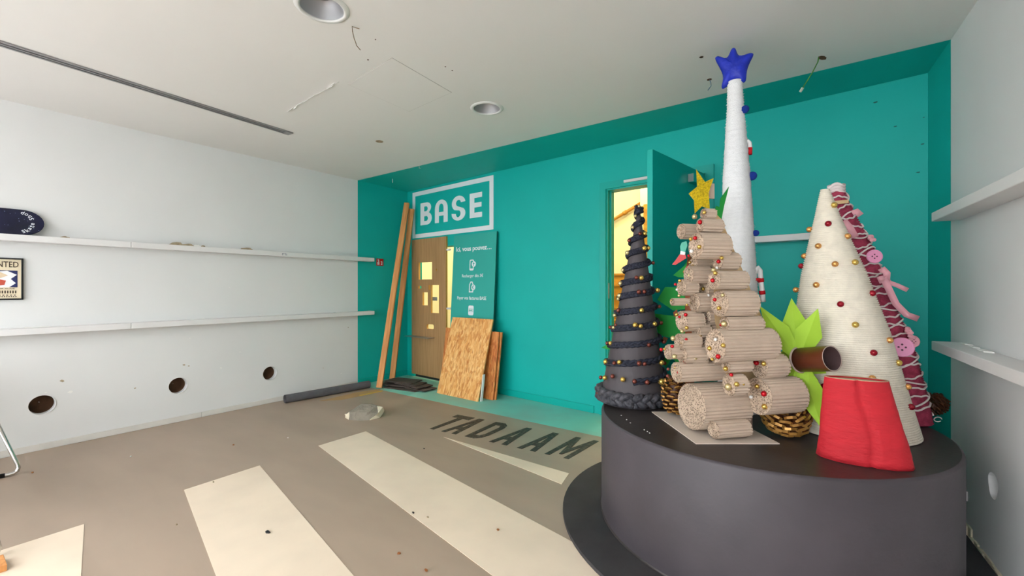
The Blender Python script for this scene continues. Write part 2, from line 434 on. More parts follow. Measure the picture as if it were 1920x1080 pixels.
# ceiling with recesses
lamp1 = onz(913, 203, H); lamp2 = onz(604, 14, H); hole1 = onz(711.5, 265, H)
holes = [circ(lamp1.x, lamp1.y, .112, 40), circ(lamp2.x, lamp2.y, .112, 40), circ(hole1.x, hole1.y, .028, 20)]
ce = MB()
mx = Vector((1, 0, 0))
# the plate faces down: use axes X and -Y
fl2 = lambda pts: [(p[0], -p[1]) for p in pts]
ce.plate(fl2([(XL, YF), (xr(YF), YF), (xr(YP), YP), (XL, YP)]), [fl2(h) for h in holes], (0, 0, H), X, -Y, 0.05, 0)
ce.plate(fl2([(XL, YP), (xr(YP), YP), (XRB, YRB), (XL, yb(XL))]), [], (0, 0, H), X, -Y, 0.05, 1)
ceiling = ce.build('ceiling', ['ceiling_white', 'teal_paint'], kind='structure', origin=Vector((0, 0, H)))
def cpoly(name, pts, m, h=0.002, label=None):
    return MB().plate([(p.x, -p.y) for p in pts], [], (0, 0, H - h), X, -Y, h * 0.9).build(name, m, ceiling, label=label)
def cp(u, v): return onz(u, v, H)
# access hatch: a slightly lowered panel with fine joint
hp = [cp(652, 158), cp(735, 108), cp(847, 173), cp(767, 209)]
hc = sum(hp, Vector()) / 4
for k_ in range(4):
    p_, q_ = hp[k_], hp[(k_ + 1) % 4]; i0, i1 = hc + (p_ - hc) * .992, hc + (q_ - hc) * .992
    cpoly('hatch_joint', [p_, q_, i1, i0], 'hatch_gap', 0.0012)
cpoly('hatch_panel', [hc + (p - hc) * .991 for p in hp], 'ceiling_white', 0.002)
# peeling paint seam, with curled flakes
sm_ = MB(); pa = cp(540, 208); pb = cp(635, 153); random.seed(3)
n = 22
for i in range(n):
    p = pa.lerp(pb, i / n); q = pa.lerp(pb, (i + 1) / n); d = (pb - pa).normalized(); s_ = Vector((-d.y, d.x, 0))
    if i in (16, 17): continue
    wd = .006 + .012 * random.random(); dz = .004 + .012 * random.random()
    sm_.add([p + s_ * .003, q + s_ * .003, q - s_ * wd - Z * dz, p - s_ * wd - Z * dz, p + s_ * .003 - Z * .002, q + s_ * .003 - Z * .002, q - s_ * wd - Z * (dz + .002), p - s_ * wd - Z * (dz + .002)], [(0, 1, 2, 3), (7, 6, 5, 4), (0, 4, 5, 1), (2, 6, 7, 3), (1, 5, 6, 2), (0, 3, 7, 4)])
sm_.build('peeling_paint', 'paint_flake', ceiling, fixn=True)
for (u, v, r) in ((704, 74, .004), (690, 112, .006), (1315, 107, .012), (835, 125, .005), (848, 132, .005)):
    p = cp(u, v); MB().lathe([(r, H - .0015), (r, H)], (p.x, p.y, 0), 10).build('screw_hole', 'hole_brown', ceiling)
rim = MB(); rim.lathe([(.027, H + .03), (.027, H - .004), (.036, H - .004), (.036, H)], (hole1.x, hole1.y, 0), 24, cap0=True, cap1=False).build('vent_hole', 'rubble', ceiling, fixn=True)

# walls: the last metre and the whole back wall are painted teal
def zrect(a, b): return a, b
HOLES_L = [onleft(79, 759), onleft(334, 723), onleft(506, 700)]
wl = MB()
# left wall: axes Y along, Z up, facing +X
wl.plate([(YF, 0), (YP, 0), (YP, H), (YF, H)], [circ(p.y, p.z, .075, 32) for p in HOLES_L], (XL, 0, 0), Y, Z, 0.06, 0)
wl.plate([(YP, 0), (yb(XL), 0), (yb(XL), H), (YP, H)], [], (XL, 0, 0), Y, Z, 0.06, 1)
wall_left = wl.build('wall_left', ['white_wall', 'teal_paint'], kind='structure', origin=Vector((XL, 0, 0)))
for p in HOLES_L:
    b = MB(); b.lathe([(.0755, 0), (.0755, -.14), (.001, -.14)], (XL - .002, p.y, p.z), 28, cap0=False, cap1=False, ax=(Y, Z, X))
    b.build('pipe_sleeve', 'hole_brown', wall_left, fixn=True)
    MB().lathe([(.082, 0.0005), (.082, .003), (.0755, .003), (.0755, 0.0005)], (XL, p.y, p.z), 32, cap0=False, cap1=False, ax=(Y, Z, X)).build('hole_rim', 'shelf_white', wall_left, fixn=True)
random.seed(5)
for (u, v, r) in ((117, 714, .012), (133, 734, .018), (345, 684, .01), (354, 686, .009), (414, 690, .012), (86, 736, .007), (356, 634, .008), (653, 614, .008), (430, 539, .006), (253, 728, .008), (606, 690, .006), (640, 700, .01), (450, 660, .006)):
    p = onleft(u, v); k = random.uniform(0, 3)
    MB().plate([(p.y + r * (0.5 + random.random()) * math.cos(k + i), p.z + r * (0.4 + random.random() * .6) * math.sin(k + i)) for i in range(6)], [], (XL + .0015, 0, 0), Y, Z, .0012).build('paint_chip', 'rubble' if random.random() < .5 else 'paint_flake', wall_left, fixn=True)
# right wall
HR = onright(1862, 911)
sR = (Vector((HR.x, HR.y, 0)) - R0).dot(RD)
sF = (YF - R0.y) / RD.y; sP = (YP - R0.y) / RD.y; sB = (Vector((XRB, YRB, 0)) - R0).dot(RD)
wr = MB()
ov = [(-(sR + .055 * math.cos(t) * (1 + .12 * math.sin(3 * t))), HR.z + .066 * math.sin(t) * (1 + .08 * math.cos(2 * t))) for t in [2 * math.pi * k / 28 for k in range(28)]]
wr.plate([(-sF, H), (-sP, H), (-sP, 0), (-sF, 0)][::-1], [ov], R0, -RD, Z, 0.06, 0)
wr.plate([(-sP, H), (-sB, H), (-sB, 0), (-sP, 0)][::-1], [], R0, -RD, Z, 0.06, 1)
wall_right = wr.build('wall_right', ['white_wall', 'teal_paint'], kind='structure', origin=R0.copy())
b = MB(); b.lathe([(.07, 0), (.066, -.08), (.03, -.11), (.001, -.12)], Vector((HR.x, HR.y, HR.z)) - RN * .005, 24, cap0=False, cap1=False, ax=(RD, Z, RN)); b.build('pipe_recess', 'hole_plaster', wall_right, fixn=True)
# crumbled plaster strip along the foot of the right wall
random.seed(9); b = MB(); pr = None
for i in range(40):
    s0 = -1.9 + i * .045; hgt = .012 + .014 * random.random() + (.03 if i > 34 else 0)
    p = R0 + RD * s0
    b.obox(p, RD * .05, RN * (.006 + .010 * random.random()), Z * hgt)
b.build('crumbled_plaster', 'plaster', wall_right, fixn=True)
pt = onright(1815, 940)
MB().obox(pt + RN * .001, RD * .16, RN * .02, Z * .05).build('skirting_stub', 'shelf_white', wall_right, fixn=True)

# back wall with two openings (doorway, and the opening behind the wooden front)
def bs(p): return (Vector((p.x, p.y, 0)) - B0).dot(BD)
dl = bs(onback(1137, 500)); dt = onback(1137, 355).z; DW = 0.965
pl0 = bs(onback(777, 600)); pl1 = bs(onback(852, 600)); plt = onback(843, 461).z
LB = (Vector((XRB, YRB, 0)) - B0).dot(BD)
dr = dl + DW
WT = 0.14
wb = MB()
# facing BN: axes BD, Z give normal BD x Z = -Y side -> into the room
def seg(s0, s1, z0, z1): wb.obox(B0 + BD * s0 + Z * z0, BD * (s1 - s0), -BN * WT, Z * (z1 - z0))
seg(0, pl0, 0, H); seg(pl0, pl1, plt, H); seg(pl1, dl, 0, H); seg(dl, dr, dt, H); seg(dr, LB, 0, H)
wall_back = wb.build('wall_back', 'teal_paint', kind='structure', origin=B0.copy())
# faint scuffs on the back wall
random.seed(12)
for (u, v, r) in ((1641, 192, .018), (1679, 237, .012), (1722, 323, .014), (1100, 560, .006), (1732, 220, .008), (1730, 270, .014)):
    p = onback(u, v)
    MB().plate([(bs(p) + r * (0.6 + .5 * random.random()) * math.cos(i), p.z + r * .35 * math.sin(i)) for i in range(6)], [], B0 + BN * .001, BD, Z, .0008).build('scuff_mark', 'sign_side', wall_back, fixn=True)
# baseboards
bbm = MB(); jl = onleft(377, 780).y
bbm.bx(XL, XL + .012, YF, jl - .0015, 0, .052); bbm.bx(XL, XL + .012, jl + .0015, YP - .02, 0, .052)
bbm.build('baseboard_left', 'base_white', kind='structure', bevel=.003)
b = MB()
b.obox(B0 + BD * 0, BD * pl0, BN * .012, Z * .075); b.obox(B0 + BD * pl1, BD * (dl - .14 - pl1), BN * .012, Z * .075); b.obox(B0 + BD * (dr + .08), BD * (LB - dr - .08), BN * .012, Z * .075)
b.bx(XL, XL + .012, YP, yb(XL), 0, .075)
b.build('baseboard_back', 'teal_gloss', kind='structure', bevel=.002)

# shop front behind the camera: wall with a wide glazed opening
XF = xr(YF)
wf = MB()
wx0, wx1, wz0, wz1 = -4.85, 0.55, .22, 2.62
wf.bx(XL, wx0, YF - .15, YF, 0, H); wf.bx(wx1, XF, YF - .15, YF, 0, H); wf.bx(wx0, wx1, YF - .15, YF, 0, wz0); wf.bx(wx0, wx1, YF - .15, YF, wz1, H)
wf.build('wall_front', 'white_wall', kind='structure')
win = empty('window_1', (wx0, YF - .08, wz0), kind='structure')
b = MB(); t = .05
b.bx(wx0, wx1, YF - .11, YF - .05, wz0, wz0 + t); b.bx(wx0, wx1, YF - .11, YF - .05, wz1 - t, wz1)
for k in range(5):
    xx = wx0 + (wx1 - wx0 - t) * k / 4; b.bx(xx, xx + t, YF - .11, YF - .05, wz0 + t, wz1 - t)
b.build('window_frame', 'window_frame', win)
for k in range(4):
    x0 = wx0 + (wx1 - wx0 - t) * k / 4 + t; x1 = wx0 + (wx1 - wx0 - t) * (k + 1) / 4
    MB().bx(x0, x1, YF - .083, YF - .077, wz0 + t, wz1 - t).build('pane', 'window_glass', win)
tag(MB().bx(-14, 10, -16, YF - .16, -.12, -.02).build('street_pavement', 'street_grey'), kind='structure')

# ------------------------------------------------------------------ doorway
trim = MB(); fw = .07
o = B0 + BD * dl
trim.obox(o - BD * fw, BD * fw, BN * .018, Z * (dt + fw)); trim.obox(o + BD * DW, BD * fw, BN * .018, Z * (dt + fw)); trim.obox(o + Z * dt, BD * DW, BN * .018, Z * fw)
# jamb lining
trim.obox(o, BD * .014, -BN * WT, Z * dt); trim.obox(o + BD * (DW - .014), BD * .014, -BN * WT, Z * dt); trim.obox(o + Z * (dt - .014), BD * DW, -BN * WT, Z * .014)
trim.obox(o - BN * .05, BD * .03, -BN * .012, Z * dt)
tr = trim.build('trim_1', 'teal_gloss', kind='structure', origin=o.copy(), fixn=True)
MB().obox(o + BD * .0145 - BN * .012 + Z * (onback(1135, 560).z), BD * .002, -BN * .022, Z * .16).build('strike_plate', 'metal_grey', tr, fixn=True)
rl = onback(1173, 345); rr = onback(1232, 334)
MB().obox(Vector((rl.x, rl.y, dt + .028)) + BN * .019, BD * .36, BN * .025, Z * .024).build('closer_rail', 'shelf_white', tr, fixn=True)
# door leaf, open into the room
hinge = B0 + BD * (dr - .002) + BN * .03
free = lf((1227 - 960) / FPX * 3.17, 3.17)
ld = (Vector((free.x, free.y, 0)) - hinge).normalized(); lw = DW - .006
ln = Vector((ld.y, -ld.x, 0))           # leaf normal
if ln.dot(Vector((0, 0, 0)) - hinge) < 0: ln = -ln
door = empty('door_1', hinge, 'open teal door leaf standing beside the tall white yarn tree', 'door', kind='structure')
LZ = .012
MB().obox(hinge + Z * LZ, ld * lw, -ln * .042, Z * (dt - .02)).build('leaf', 'teal_gloss', door, bevel=.002, fixn=True)
vis = 1
fe = hinge + ld * lw
MB().obox(fe + ld * .0005 - ln * .034 + Z * .96, ld * .002, ln * .026, Z * .36).build('lock_plate', 'shelf_white', door, fixn=True)
MB().obox(fe + ld * .002 - ln * .028 + Z * 1.11, ld * .002, ln * .013, Z * .07).build('latch', 'black_plastic', door, fixn=True)
for hz in (2.12, 1.1, .2):
    MB().lathe([(.009, hz), (.009, hz + .1)], (hinge.x, hinge.y, 0), 10).build('hinge', 'metal_grey', door)
# closer body on the leaf face towards the camera
ch = hinge + ld * .22 + ln * .0 + Z * (dt - .19)
cb = MB(); cb.obox(hinge + ld * .10 + ln * .001 + Z * (dt - .145), ld * .25, ln * .05, Z * .07); cbo = cb.build('door_closer', 'teal_gloss', door, bevel=.003, fixn=True)
MB().obox(hinge + ld * .351 + ln * .004 + Z * (dt - .142), ld * .006, ln * .044, Z * .064).build('closer_cap', 'metal_grey', cbo, fixn=True)

# ------------------------------------------------------------------ stairwell behind
sw = MB()
y0s = 4.28; YS = 7.0; XS0 = -5.6; XS1 = .4; HS = 3.7
sw.bx(XS0, XS1, YS, YS + .1, 0, HS); sw.bx(XS0 - .1, XS0, 4.4, YS, 0, HS); sw.bx(XS1, XS1 + .1, 4.2, YS, 0, HS)
sw.build('wall_stairwell', 'stair_wall', kind='structure')
b = MB(); b.obox(B0 - BN * (WT + .005) + BD * -.4 + Z * (H + .0), BD * 6.2, -BN * .05, Z * (HS - H)); b.build('wall_stairwell_front', 'stair_wall', kind='structure', fixn=True)
MB().bx(XS0, XS1, 4.2, YS, HS, HS + .1).build('ceiling_stairwell', 'stair_wall', kind='structure')
MB().plate([(XS0, 4.6), (XS0, YS), (XS1, YS), (XS1, yb(XS1) + .01), (XL, yb(XL) + .01)][::-1], [], (0, 0, -.001), X, Y, .08).build('floor_stairwell', 'street_grey', kind='structure', fixn=True)
stair = empty('staircase', (-2.6, 4.9, 0), 'yellow wooden staircase seen through the open doorway', 'staircase')
for k in range(9):
    zz = .17 * (k + 1); ya = 4.9 + .22 * k
    MB().bx(-3.2, -2.17, ya - .025, ya + .24, zz - .03, zz).build('tread', 'stair_wood', stair)
    MB().bx(-3.2, -2.17, ya, ya + .02, zz - .17, zz - .03).build('riser', 'stair_wood', stair)
st_ = MB(); s0 = Vector((-2.17, 4.75, 0)); s1 = Vector((-2.17, 6.75, 1.66))
st_.add([s0 + Z * .02, s0 + Z * .36, s1 + Z * .3, s1 - Z * .05] + [p + X * .04 for p in (s0 + Z * .02, s0 + Z * .36, s1 + Z * .3, s1 - Z * .05)], [(0, 1, 2, 3), (7, 6, 5, 4), (0, 4, 5, 1), (1, 5, 6, 2), (2, 6, 7, 3), (3, 7, 4, 0)])
st_.build('stringer', 'stair_cream', stair, fixn=True)
MB().bx(-2.02, -1.85, 5.8, 5.92, 0, 2.42).build('newel_post', 'stair_wood', stair)
MB().bx(-2.06, -1.1, 5.95, 6.0, 0, 2.38).build('panelling', 'stair_wood', stair)
MB().bx(-2.10, -1.0, 5.9, 6.0, 2.42, 3.2).build('landing_edge', 'stair_cream', stair)
h0 = onp(1128, 425, Vector((0, YS - .07, 0)), Y); h1 = onp(1205, 379, Vector((0, YS - .07, 0)), Y)
hr = empty('handrail', h0, 'ochre round handrail fixed to the yellow stairwell wall', 'handrail')
MB().tube([h0, h1], .028, 10).build('rail', 'stair_wood', hr)
for tt in (.1, .58):
    p = h0.lerp(h1, tt); MB().tube([p + Z * -.01, p + Y * .072], .014, 8).build('bracket', 'stair_wood', hr)
    MB().tube([p - (h1 - h0).normalized() * .03, p + (h1 - h0).normalized() * .03], .036, 10).build('collar', 'stair_wood', hr)
for i, (x, y, pw, lab) in enumerate(((-1.9, 5.2, 30, 'round ceiling lamp lighting the staircase behind the doorway'), (-4.4, 5.7, 26, 'round ceiling lamp behind the wooden front with cutouts'))):
    lo = empty('stairwell_lamp', (x, y, HS), lab, 'lamp')
    MB().lathe([(.05, HS), (.05, HS - .03), (.02, HS - .04), (.02, HS - .1)], (x, y, 0), 16).build('lamp_base', 'trim_white', lo, fixn=True)
    inst('globe', bead_mesh('globe', 'lamp_globe', .09, 20, 12), (x, y, HS - .18), lo)
    l = bpy.data.lights.new('stairwell_bulb', 'POINT'); l.energy = pw; l.color = (1, .92, .76); l.shadow_soft_size = .12
    q = bpy.data.objects.new('stairwell_bulb', l); COL.objects.link(q); q.parent = lo; q.location = (0, 0, -.36)

# ------------------------------------------------------------------ BASE sign, flat lettering on the back wall
sg = empty('wall_sign', onback(850, 440, .001), 'white framed BASE lettering stuck on the teal wall', 'sign')
def bsz(u, v): p = onback(u, v); return (bs(p), p.z)
b = MB()
outer = [bsz(773.8, 448), bsz(925.5, 429.5), bsz(925.5, 327.5), bsz(773.8, 362.5)]
zt_ = (outer[2][1] + outer[3][1]) / 2; zb_ = (outer[0][1] + outer[1][1]) / 2
s0_, s1_ = outer[0][0], outer[1][0]
inn = [bsz(778.7, 440), bsz(918, 421.7), bsz(918, 337.5), bsz(778.7, 369.5)]
it, ib = (inn[2][1] + inn[3][1]) / 2, (inn[0][1] + inn[1][1]) / 2; is0, is1 = inn[0][0], inn[1][0]
SB = B0 + BN * .003
b.plate(rect(s0_, zb_, s1_, zt_), [rect(is0, ib, is1, it)], SB, BD, Z, .0028); b.build('sign_border', 'sign_white', sg)
lz0 = (bsz(788.7, 423.3)[1] + bsz(881, 409)[1]) / 2; lz1 = (bsz(788.7, 382.5)[1] + bsz(881, 363)[1]) / 2
def bletter(u0, u1, pl, hs=()):
    a0 = bsz(u0, 400)[0]; a1 = bsz(u1, 400)[0]
    mp = lambda p: (a0 + (a1 - a0) * p[0], lz0 + (lz1 - lz0) * p[1])
    MB().plate([mp(p) for p in pl], [[mp(p) for p in h] for h in hs], SB, BD, Z, .0028).build('sign_letter', 'sign_white', sg)
def arc(cx, cy, rx, ry, a0, a1, n=10): return [(cx + rx * math.cos(math.radians(a0 + (a1 - a0) * i / n)), cy + ry * math.sin(math.radians(a0 + (a1 - a0) * i / n))) for i in range(n + 1)]
Bp = [(0, 0)] + arc(.58, .28, .42, .28, -90, 68, 10) + arc(.56, .77, .38, .23, -50, 90, 10) + [(0, 1)]
bletter(788.7, 809.7, Bp, [[(.33, .17)] + arc(.52, .28, .15, .11, -90, 90, 8) + [(.33, .39)], [(.33, .61)] + arc(.5, .72, .15, .11, -90, 90, 8) + [(.33, .83)]])
bletter(815.8, 839.5, [(0, 0), (.31, 0), (.31, .3), (.69, .3), (.69, 0), (1, 0)] + arc(.5, .62, .5, .38, 0, 180, 14), [[(.31, .46), (.69, .46)] + arc(.5, .63, .19, .2, 0, 180, 10)])
Sp = arc(.5, .7, .5, .32, 8, 90, 7) + arc(.5, .7, .48, .32, 90, 235, 10)[1:] + arc(.46, .27, .2, .15, 60, -90, 8) + arc(.46, .27, .15, .15, -90, -180, 4)[1:] + [(0, .3)] + arc(.5, .27, .5, .29, 180, 270, 7)[1:] + arc(.5, .27, .5, .29, 270, 405, 10)[1:] + arc(.52, .71, .2, .14, 245, 90, 8) + arc(.52, .71, .16, .14, 90, 10, 4)[1:]
bletter(847, 872.8, Sp)
bletter(881, 904, [(0, 0), (1, 0), (1, .2), (.38, .2), (.38, .41), (.96, .41), (.96, .6), (.38, .6), (.38, .8), (1, .8), (1, 1), (0, 1)])

# ------------------------------------------------------------------ wooden front with cutouts, in the opening
def psz(u, v): p = onback(u, v, .035); return (bs(p - BN * .035), p.z)
ps0 = psz(772, 600)[0]; ps1 = psz(836, 600)[0]; pzt = (psz(772, 450)[1] + psz(835, 443.5)[1]) / 2; pzb = .045
hs = []
for (u0, u1, v0, v1) in ((785, 810, 491.5, 524), (784.3, 790, 536, 541), (803.5, 806.2, 534.3, 543.6), (808, 823, 534.3, 587), (792.3, 802, 548, 572.5)):
    s0, s1 = psz(u0, 540)[0], psz(u1, 540)[0]; zc = psz((u0 + u1) / 2, v1)[1]; zd = psz((u0 + u1) / 2, v0)[1]
    hs.append(rect(s0, zc, s1, zd))
s0, s1 = psz(800, 540)[0], psz(813.3, 540)[0]; z0, z1 = psz(807, 617)[1], psz(807, 608)[1]
rr_ = (z1 - z0) * .35
hs.append([p for cx, cy, a in ((s1 - rr_, z0 + rr_, -90), (s1 - rr_, z1 - rr_, 0), (s0 + rr_, z1 - rr_, 90), (s0 + rr_, z0 + rr_, 180)) for p in arc(cx, cy, rr_, rr_, a, a + 90, 4)])
sc_, zc_ = psz(818.5, 506)
hs.append([(sc_ + (.024 if i % 2 == 0 else .012) * math.cos(i * math.pi / 4), zc_ + (.024 if i % 2 == 0 else .012) * math.sin(i * math.pi / 4)) for i in range(8)])
pan = empty('wooden_front', B0 + BD * ((ps0 + ps1) / 2) + BN * .02 + Z * 0, 'tall oak veneer front with cutouts, below the BASE lettering', 'panel')
MB().plate(rect(ps0, pzb, ps1, pzt), hs, B0 + BN * .035, BD, Z, .03, 0, 1).build('veneer_board', ['veneer', 'veneer_edge'], pan)
q = psz(795, 631); tz = q[1]; ts0 = psz(768, 630)[0] - .02; ts1 = psz(815, 630)[0]
MB().obox(B0 + BN * .036 + BD * (ps0 - .0) + Z * (tz - .004), BD * (ts1 - ps0), BN * .13, Z * .006).build('metal_ledge', 'metal_grey', pan, fixn=True)
hsl = psz(808, 560)[0]; hz_ = psz(815, 564)[1]
MB().obox(B0 - BN * .0 + BD * (hsl - .005) + Z * hz_, BD * .1, BN * .004, Z * .05).build('paper_slot', 'metal_grey', pan, fixn=True)
for (u, v) in ((840, 468.5), (840, 578.5)):
    s_, z_ = psz(836, v); MB().obox(B0 + BD * (s_ + .0) + BN * .006 + Z * (z_ - .012), BD * .075, BN * .02, Z * .026).build('magnet_catch', 'shelf_white', pan, fixn=True)
# black strip set in the open gap below, standing in for its shade
MB().obox(B0 + BD * (pl0 + .01) - BN * .02 + Z * .0, BD * (pl1 - pl0 - .02), -BN * .02, Z * .043).build('gap_shade', 'black_plastic', pan, fixn=True)

# ------------------------------------------------------------------ leaning teal sign board
def lean_frame(u_bl, u_br, yb_off, top_off, height):
    pass
bl_ = onback(845, 600); s_l = bs(onback(851, 440, .05)); s_r = bs(onback(931, 440, .05))
zt_s = (onback(851, 440.5, .05).z + onback(933, 435, .05).z) / 2
bot = B0 + BN * .16; top = B0 + BN * .045 + Z * zt_s
sy = (top - bot); sh = sy.length; sy.normalize()
sbo = empty('leaning_sign', bot + BD * ((s_l + s_r) / 2), 'teal signboard reading Ici, vous pouvez, leaning on the wall', 'sign')
so = bot
MB().plate(rect(s_l, 0, s_r, sh), [], so, BD, sy, .022, 0, 1).build('sign_board', ['sign_teal', 'sign_side'], sbo)
sn = BD.cross(sy)
def onsign(u, v): p = onp(u, v, so, sn); return p
def stext(s, u, v, hpx_t, hpx_b, u0, u1, off=0.0):
    a = onsign(u0, v); c = onsign(u1, v); mid = (a + c) / 2; width = abs((c - a).dot(BD))
    h_ = abs((onsign(u, hpx_t) - onsign(u, hpx_b)).dot(sy))
    pos = onsign(u, (hpx_t + hpx_b) / 2) ; pos = so + BD * ((a - so).dot(BD) + width / 2) + sy * ((pos - so).dot(sy)) + sn * .0015
    text('lettering', s, 'sign_white', sbo, pos, BD, sy, h_, width, off)
stext('Ici, vous pouvez…', 888, 466, 460.5, 472.5, 855.7, 921.5, .018)
stext('Recharger dès 5€', 886, 517, 513.5, 521.5, 866.5, 906, .004)
stext('Payer vos factures BASE', 885, 560, 555.5, 564, 857.5, 912, .004)
def sxy(u, v): p = onsign(u, v) - so; return (p.dot(BD), p.dot(sy))
def rrect(x0, y0, x1, y1, r, n=4): return [p for cx, cy, a in ((x1 - r, y0 + r, -90), (x1 - r, y1 - r, 0), (x0 + r, y1 - r, 90), (x0 + r, y0 + r, 180)) for p in arc(cx, cy, r, r, a, a + 90, n)]
SO = so + sn * .002
def icon(cu, cv, kind):
    cx, cy = sxy(cu, cv)
    b = MB(); hw, hh = .042, .07
    if kind == 'phone':
        b.plate(rrect(cx - hw, cy - hh, cx + hw * .75, cy + hh, .016), [rrect(cx - hw + .012, cy - hh + .026, cx + hw * .75 - .012, cy + hh - .014, .005)], SO, BD, sy, .0018)
        b.plate(circ(cx + .034, cy + .012, .036, 24), [], SO + sn * .001, BD, sy, .0018)
        b.plate([(cx + .029, cy - .012), (cx + .039, cy - .012), (cx + .039, cy + .014), (cx + .052, cy + .014), (cx + .034, cy + .036), (cx + .016, cy + .014), (cx + .029, cy + .014)], [], SO + sn * .002, BD, sy, .0018, 1)
        b.plate([(cx - .016, cy - .044), (cx + .006, cy - .044), (cx - .005, cy - .062)][::-1], [], SO + sn * .001, BD, sy, .0018)
    elif kind == 'tag':
        b.plate([(cx - hw, cy - hh), (cx + hw * .8, cy - hh), (cx + hw * .8, cy + .03), (cx + .014, cy + hh), (cx - .018, cy + hh), (cx - hw, cy + .03)], [[(cx - hw + .013, cy - hh + .013), (cx + hw * .8 - .013, cy - hh + .013), (cx + hw * .8 - .013, cy + .024), (cx + .008, cy + hh - .014), (cx - .012, cy + hh - .014), (cx - hw + .013, cy + .024)]], SO, BD, sy, .0018)
        b.plate(circ(cx + .034, cy - .006, .036, 24), [], SO + sn * .001, BD, sy, .0018)
        b.plate(arc(cx + .038, cy - .006, .022, .024, 50, 310, 14) + arc(cx + .038, cy - .006, .015, .017, 310, 50, 14), [], SO + sn * .002, BD, sy, .0018, 1)
        b.plate(rect(cx + .010, cy - .003, cx + .036, cy + .001), [], SO + sn * .002, BD, sy, .0018, 1); b.plate(rect(cx + .010, cy - .011, cx + .036, cy - .007), [], SO + sn * .002, BD, sy, .0018, 1)
    else:
        b.plate(rrect(cx - .046, cy - .062, cx + .046, cy + .062, .02), [], SO, BD, sy, .0018)
        b.plate(rect(cx - .036, cy - .02, cx + .036, cy + .022), [rect(cx - .033, cy - .017, cx + .033, cy + .019)], SO + sn * .001, BD, sy, .0018, 1)
    return b.build('pictogram', ['sign_white', 'sign_teal'], sbo, fixn=True)
icon(885, 497, 'phone'); icon(884, 538, 'tag'); ic = icon(883, 582, 'app')
cx, cy = sxy(883, 582)
text('lettering', 'BASE', 'sign_teal', sbo, so + sn * .004 + BD * cx + sy * (cy + .001), BD, sy, .02, .054, .02)

# ------------------------------------------------------------------ OSB boards
def board(name, p_bl, p_br, lean_y, height, th, m, label, parent=None):
    ex = (p_br - p_bl); wd = ex.length; ex.normalize()
    back = Vector((-ex.y, ex.x, 0))
    ey = (back * lean_y + Z * math.sqrt(max(.01, height ** 2 - lean_y ** 2))).normalized()
    mb = MB().plate(rect(0, 0, wd, height), [], p_bl, ex, ey, th)
    return mb.build(name, m, None, label, 'board', 'leaning chipboard sheets', bevel=.0015)
BLp, BRp = onz(819, 737, 0), onz(900, 752, 0)
BRp.y = BLp.y + (BRp.x - BLp.x) * -.07 * .5
board('osb_board', BLp, BRp, .27, .965, .018, 'osb', 'largest chipboard sheet leaning in front of the teal signboard')
RBp = onz(933, 748, 0); dxy = BD * -.93
p0 = B0 + BD * bs(RBp) + BN * .295 + dxy
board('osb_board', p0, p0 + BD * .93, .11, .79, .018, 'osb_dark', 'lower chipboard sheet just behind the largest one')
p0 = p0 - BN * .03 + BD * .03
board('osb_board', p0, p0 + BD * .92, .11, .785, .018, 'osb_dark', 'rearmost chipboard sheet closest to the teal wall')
wq = onz(903, 750, 0)
ws = Vector((BRp.x + .012, BRp.y + .03, 0))
MB().obox(ws, BD * .012, -BN * .03, Vector((0, .045, .3))).build('plastic_strip', 'paint_flake', None, 'thin white strip behind the right edge of the chipboard', 'strip', fixn=True)

# ------------------------------------------------------------------ two planks leaning in the corner
def plank(pb, pt, wx, wy, label, side):
    d = (pt - pb).normalized(); sx = side.normalized(); sx = (sx - d * sx.dot(d)).normalized(); sy_ = d.cross(sx)
    b = MB(); L_ = (pt - pb).length
    vs = []
    n = 1
    o_ = pb - sx * wx / 2 - sy_ * wy / 2
    me = MB().obox((-wx / 2, -wy / 2, 0), (wx, 0, 0), (0, wy, 0), (0, 0, L_))
    me.m = [1, 1, 0, 0, 0, 0]
    ob = me.build('timber_plank', ['wood_plank', 'plank_end'], None, label, 'plank', 'timber planks in the corner', origin=Vector((0, 0, 0)), bevel=.002)
    ob.matrix_world = Matrix((sx.to_4d(), sy_.to_4d(), d.to_4d(), (0, 0, 0, 1))).transposed()
    ob.matrix_world = Matrix.Translation(pb) @ Matrix(((sx.x, sy_.x, d.x, 0), (sx.y, sy_.y, d.y, 0), (sx.z, sy_.z, d.z, 0), (0, 0, 0, 1)))
    return ob
plank(onz(711, 727, 0.012), onback(763, 381, .15), .072, .04, 'long timber plank with its foot nearest the grey roll', Vector((.8, .55, 0)))
plank(onz(735, 713, 0.012), onback(772, 392, .085), .072, .04, 'shorter timber plank set behind, foot beside the slates', Vector((.8, .55, 0)))

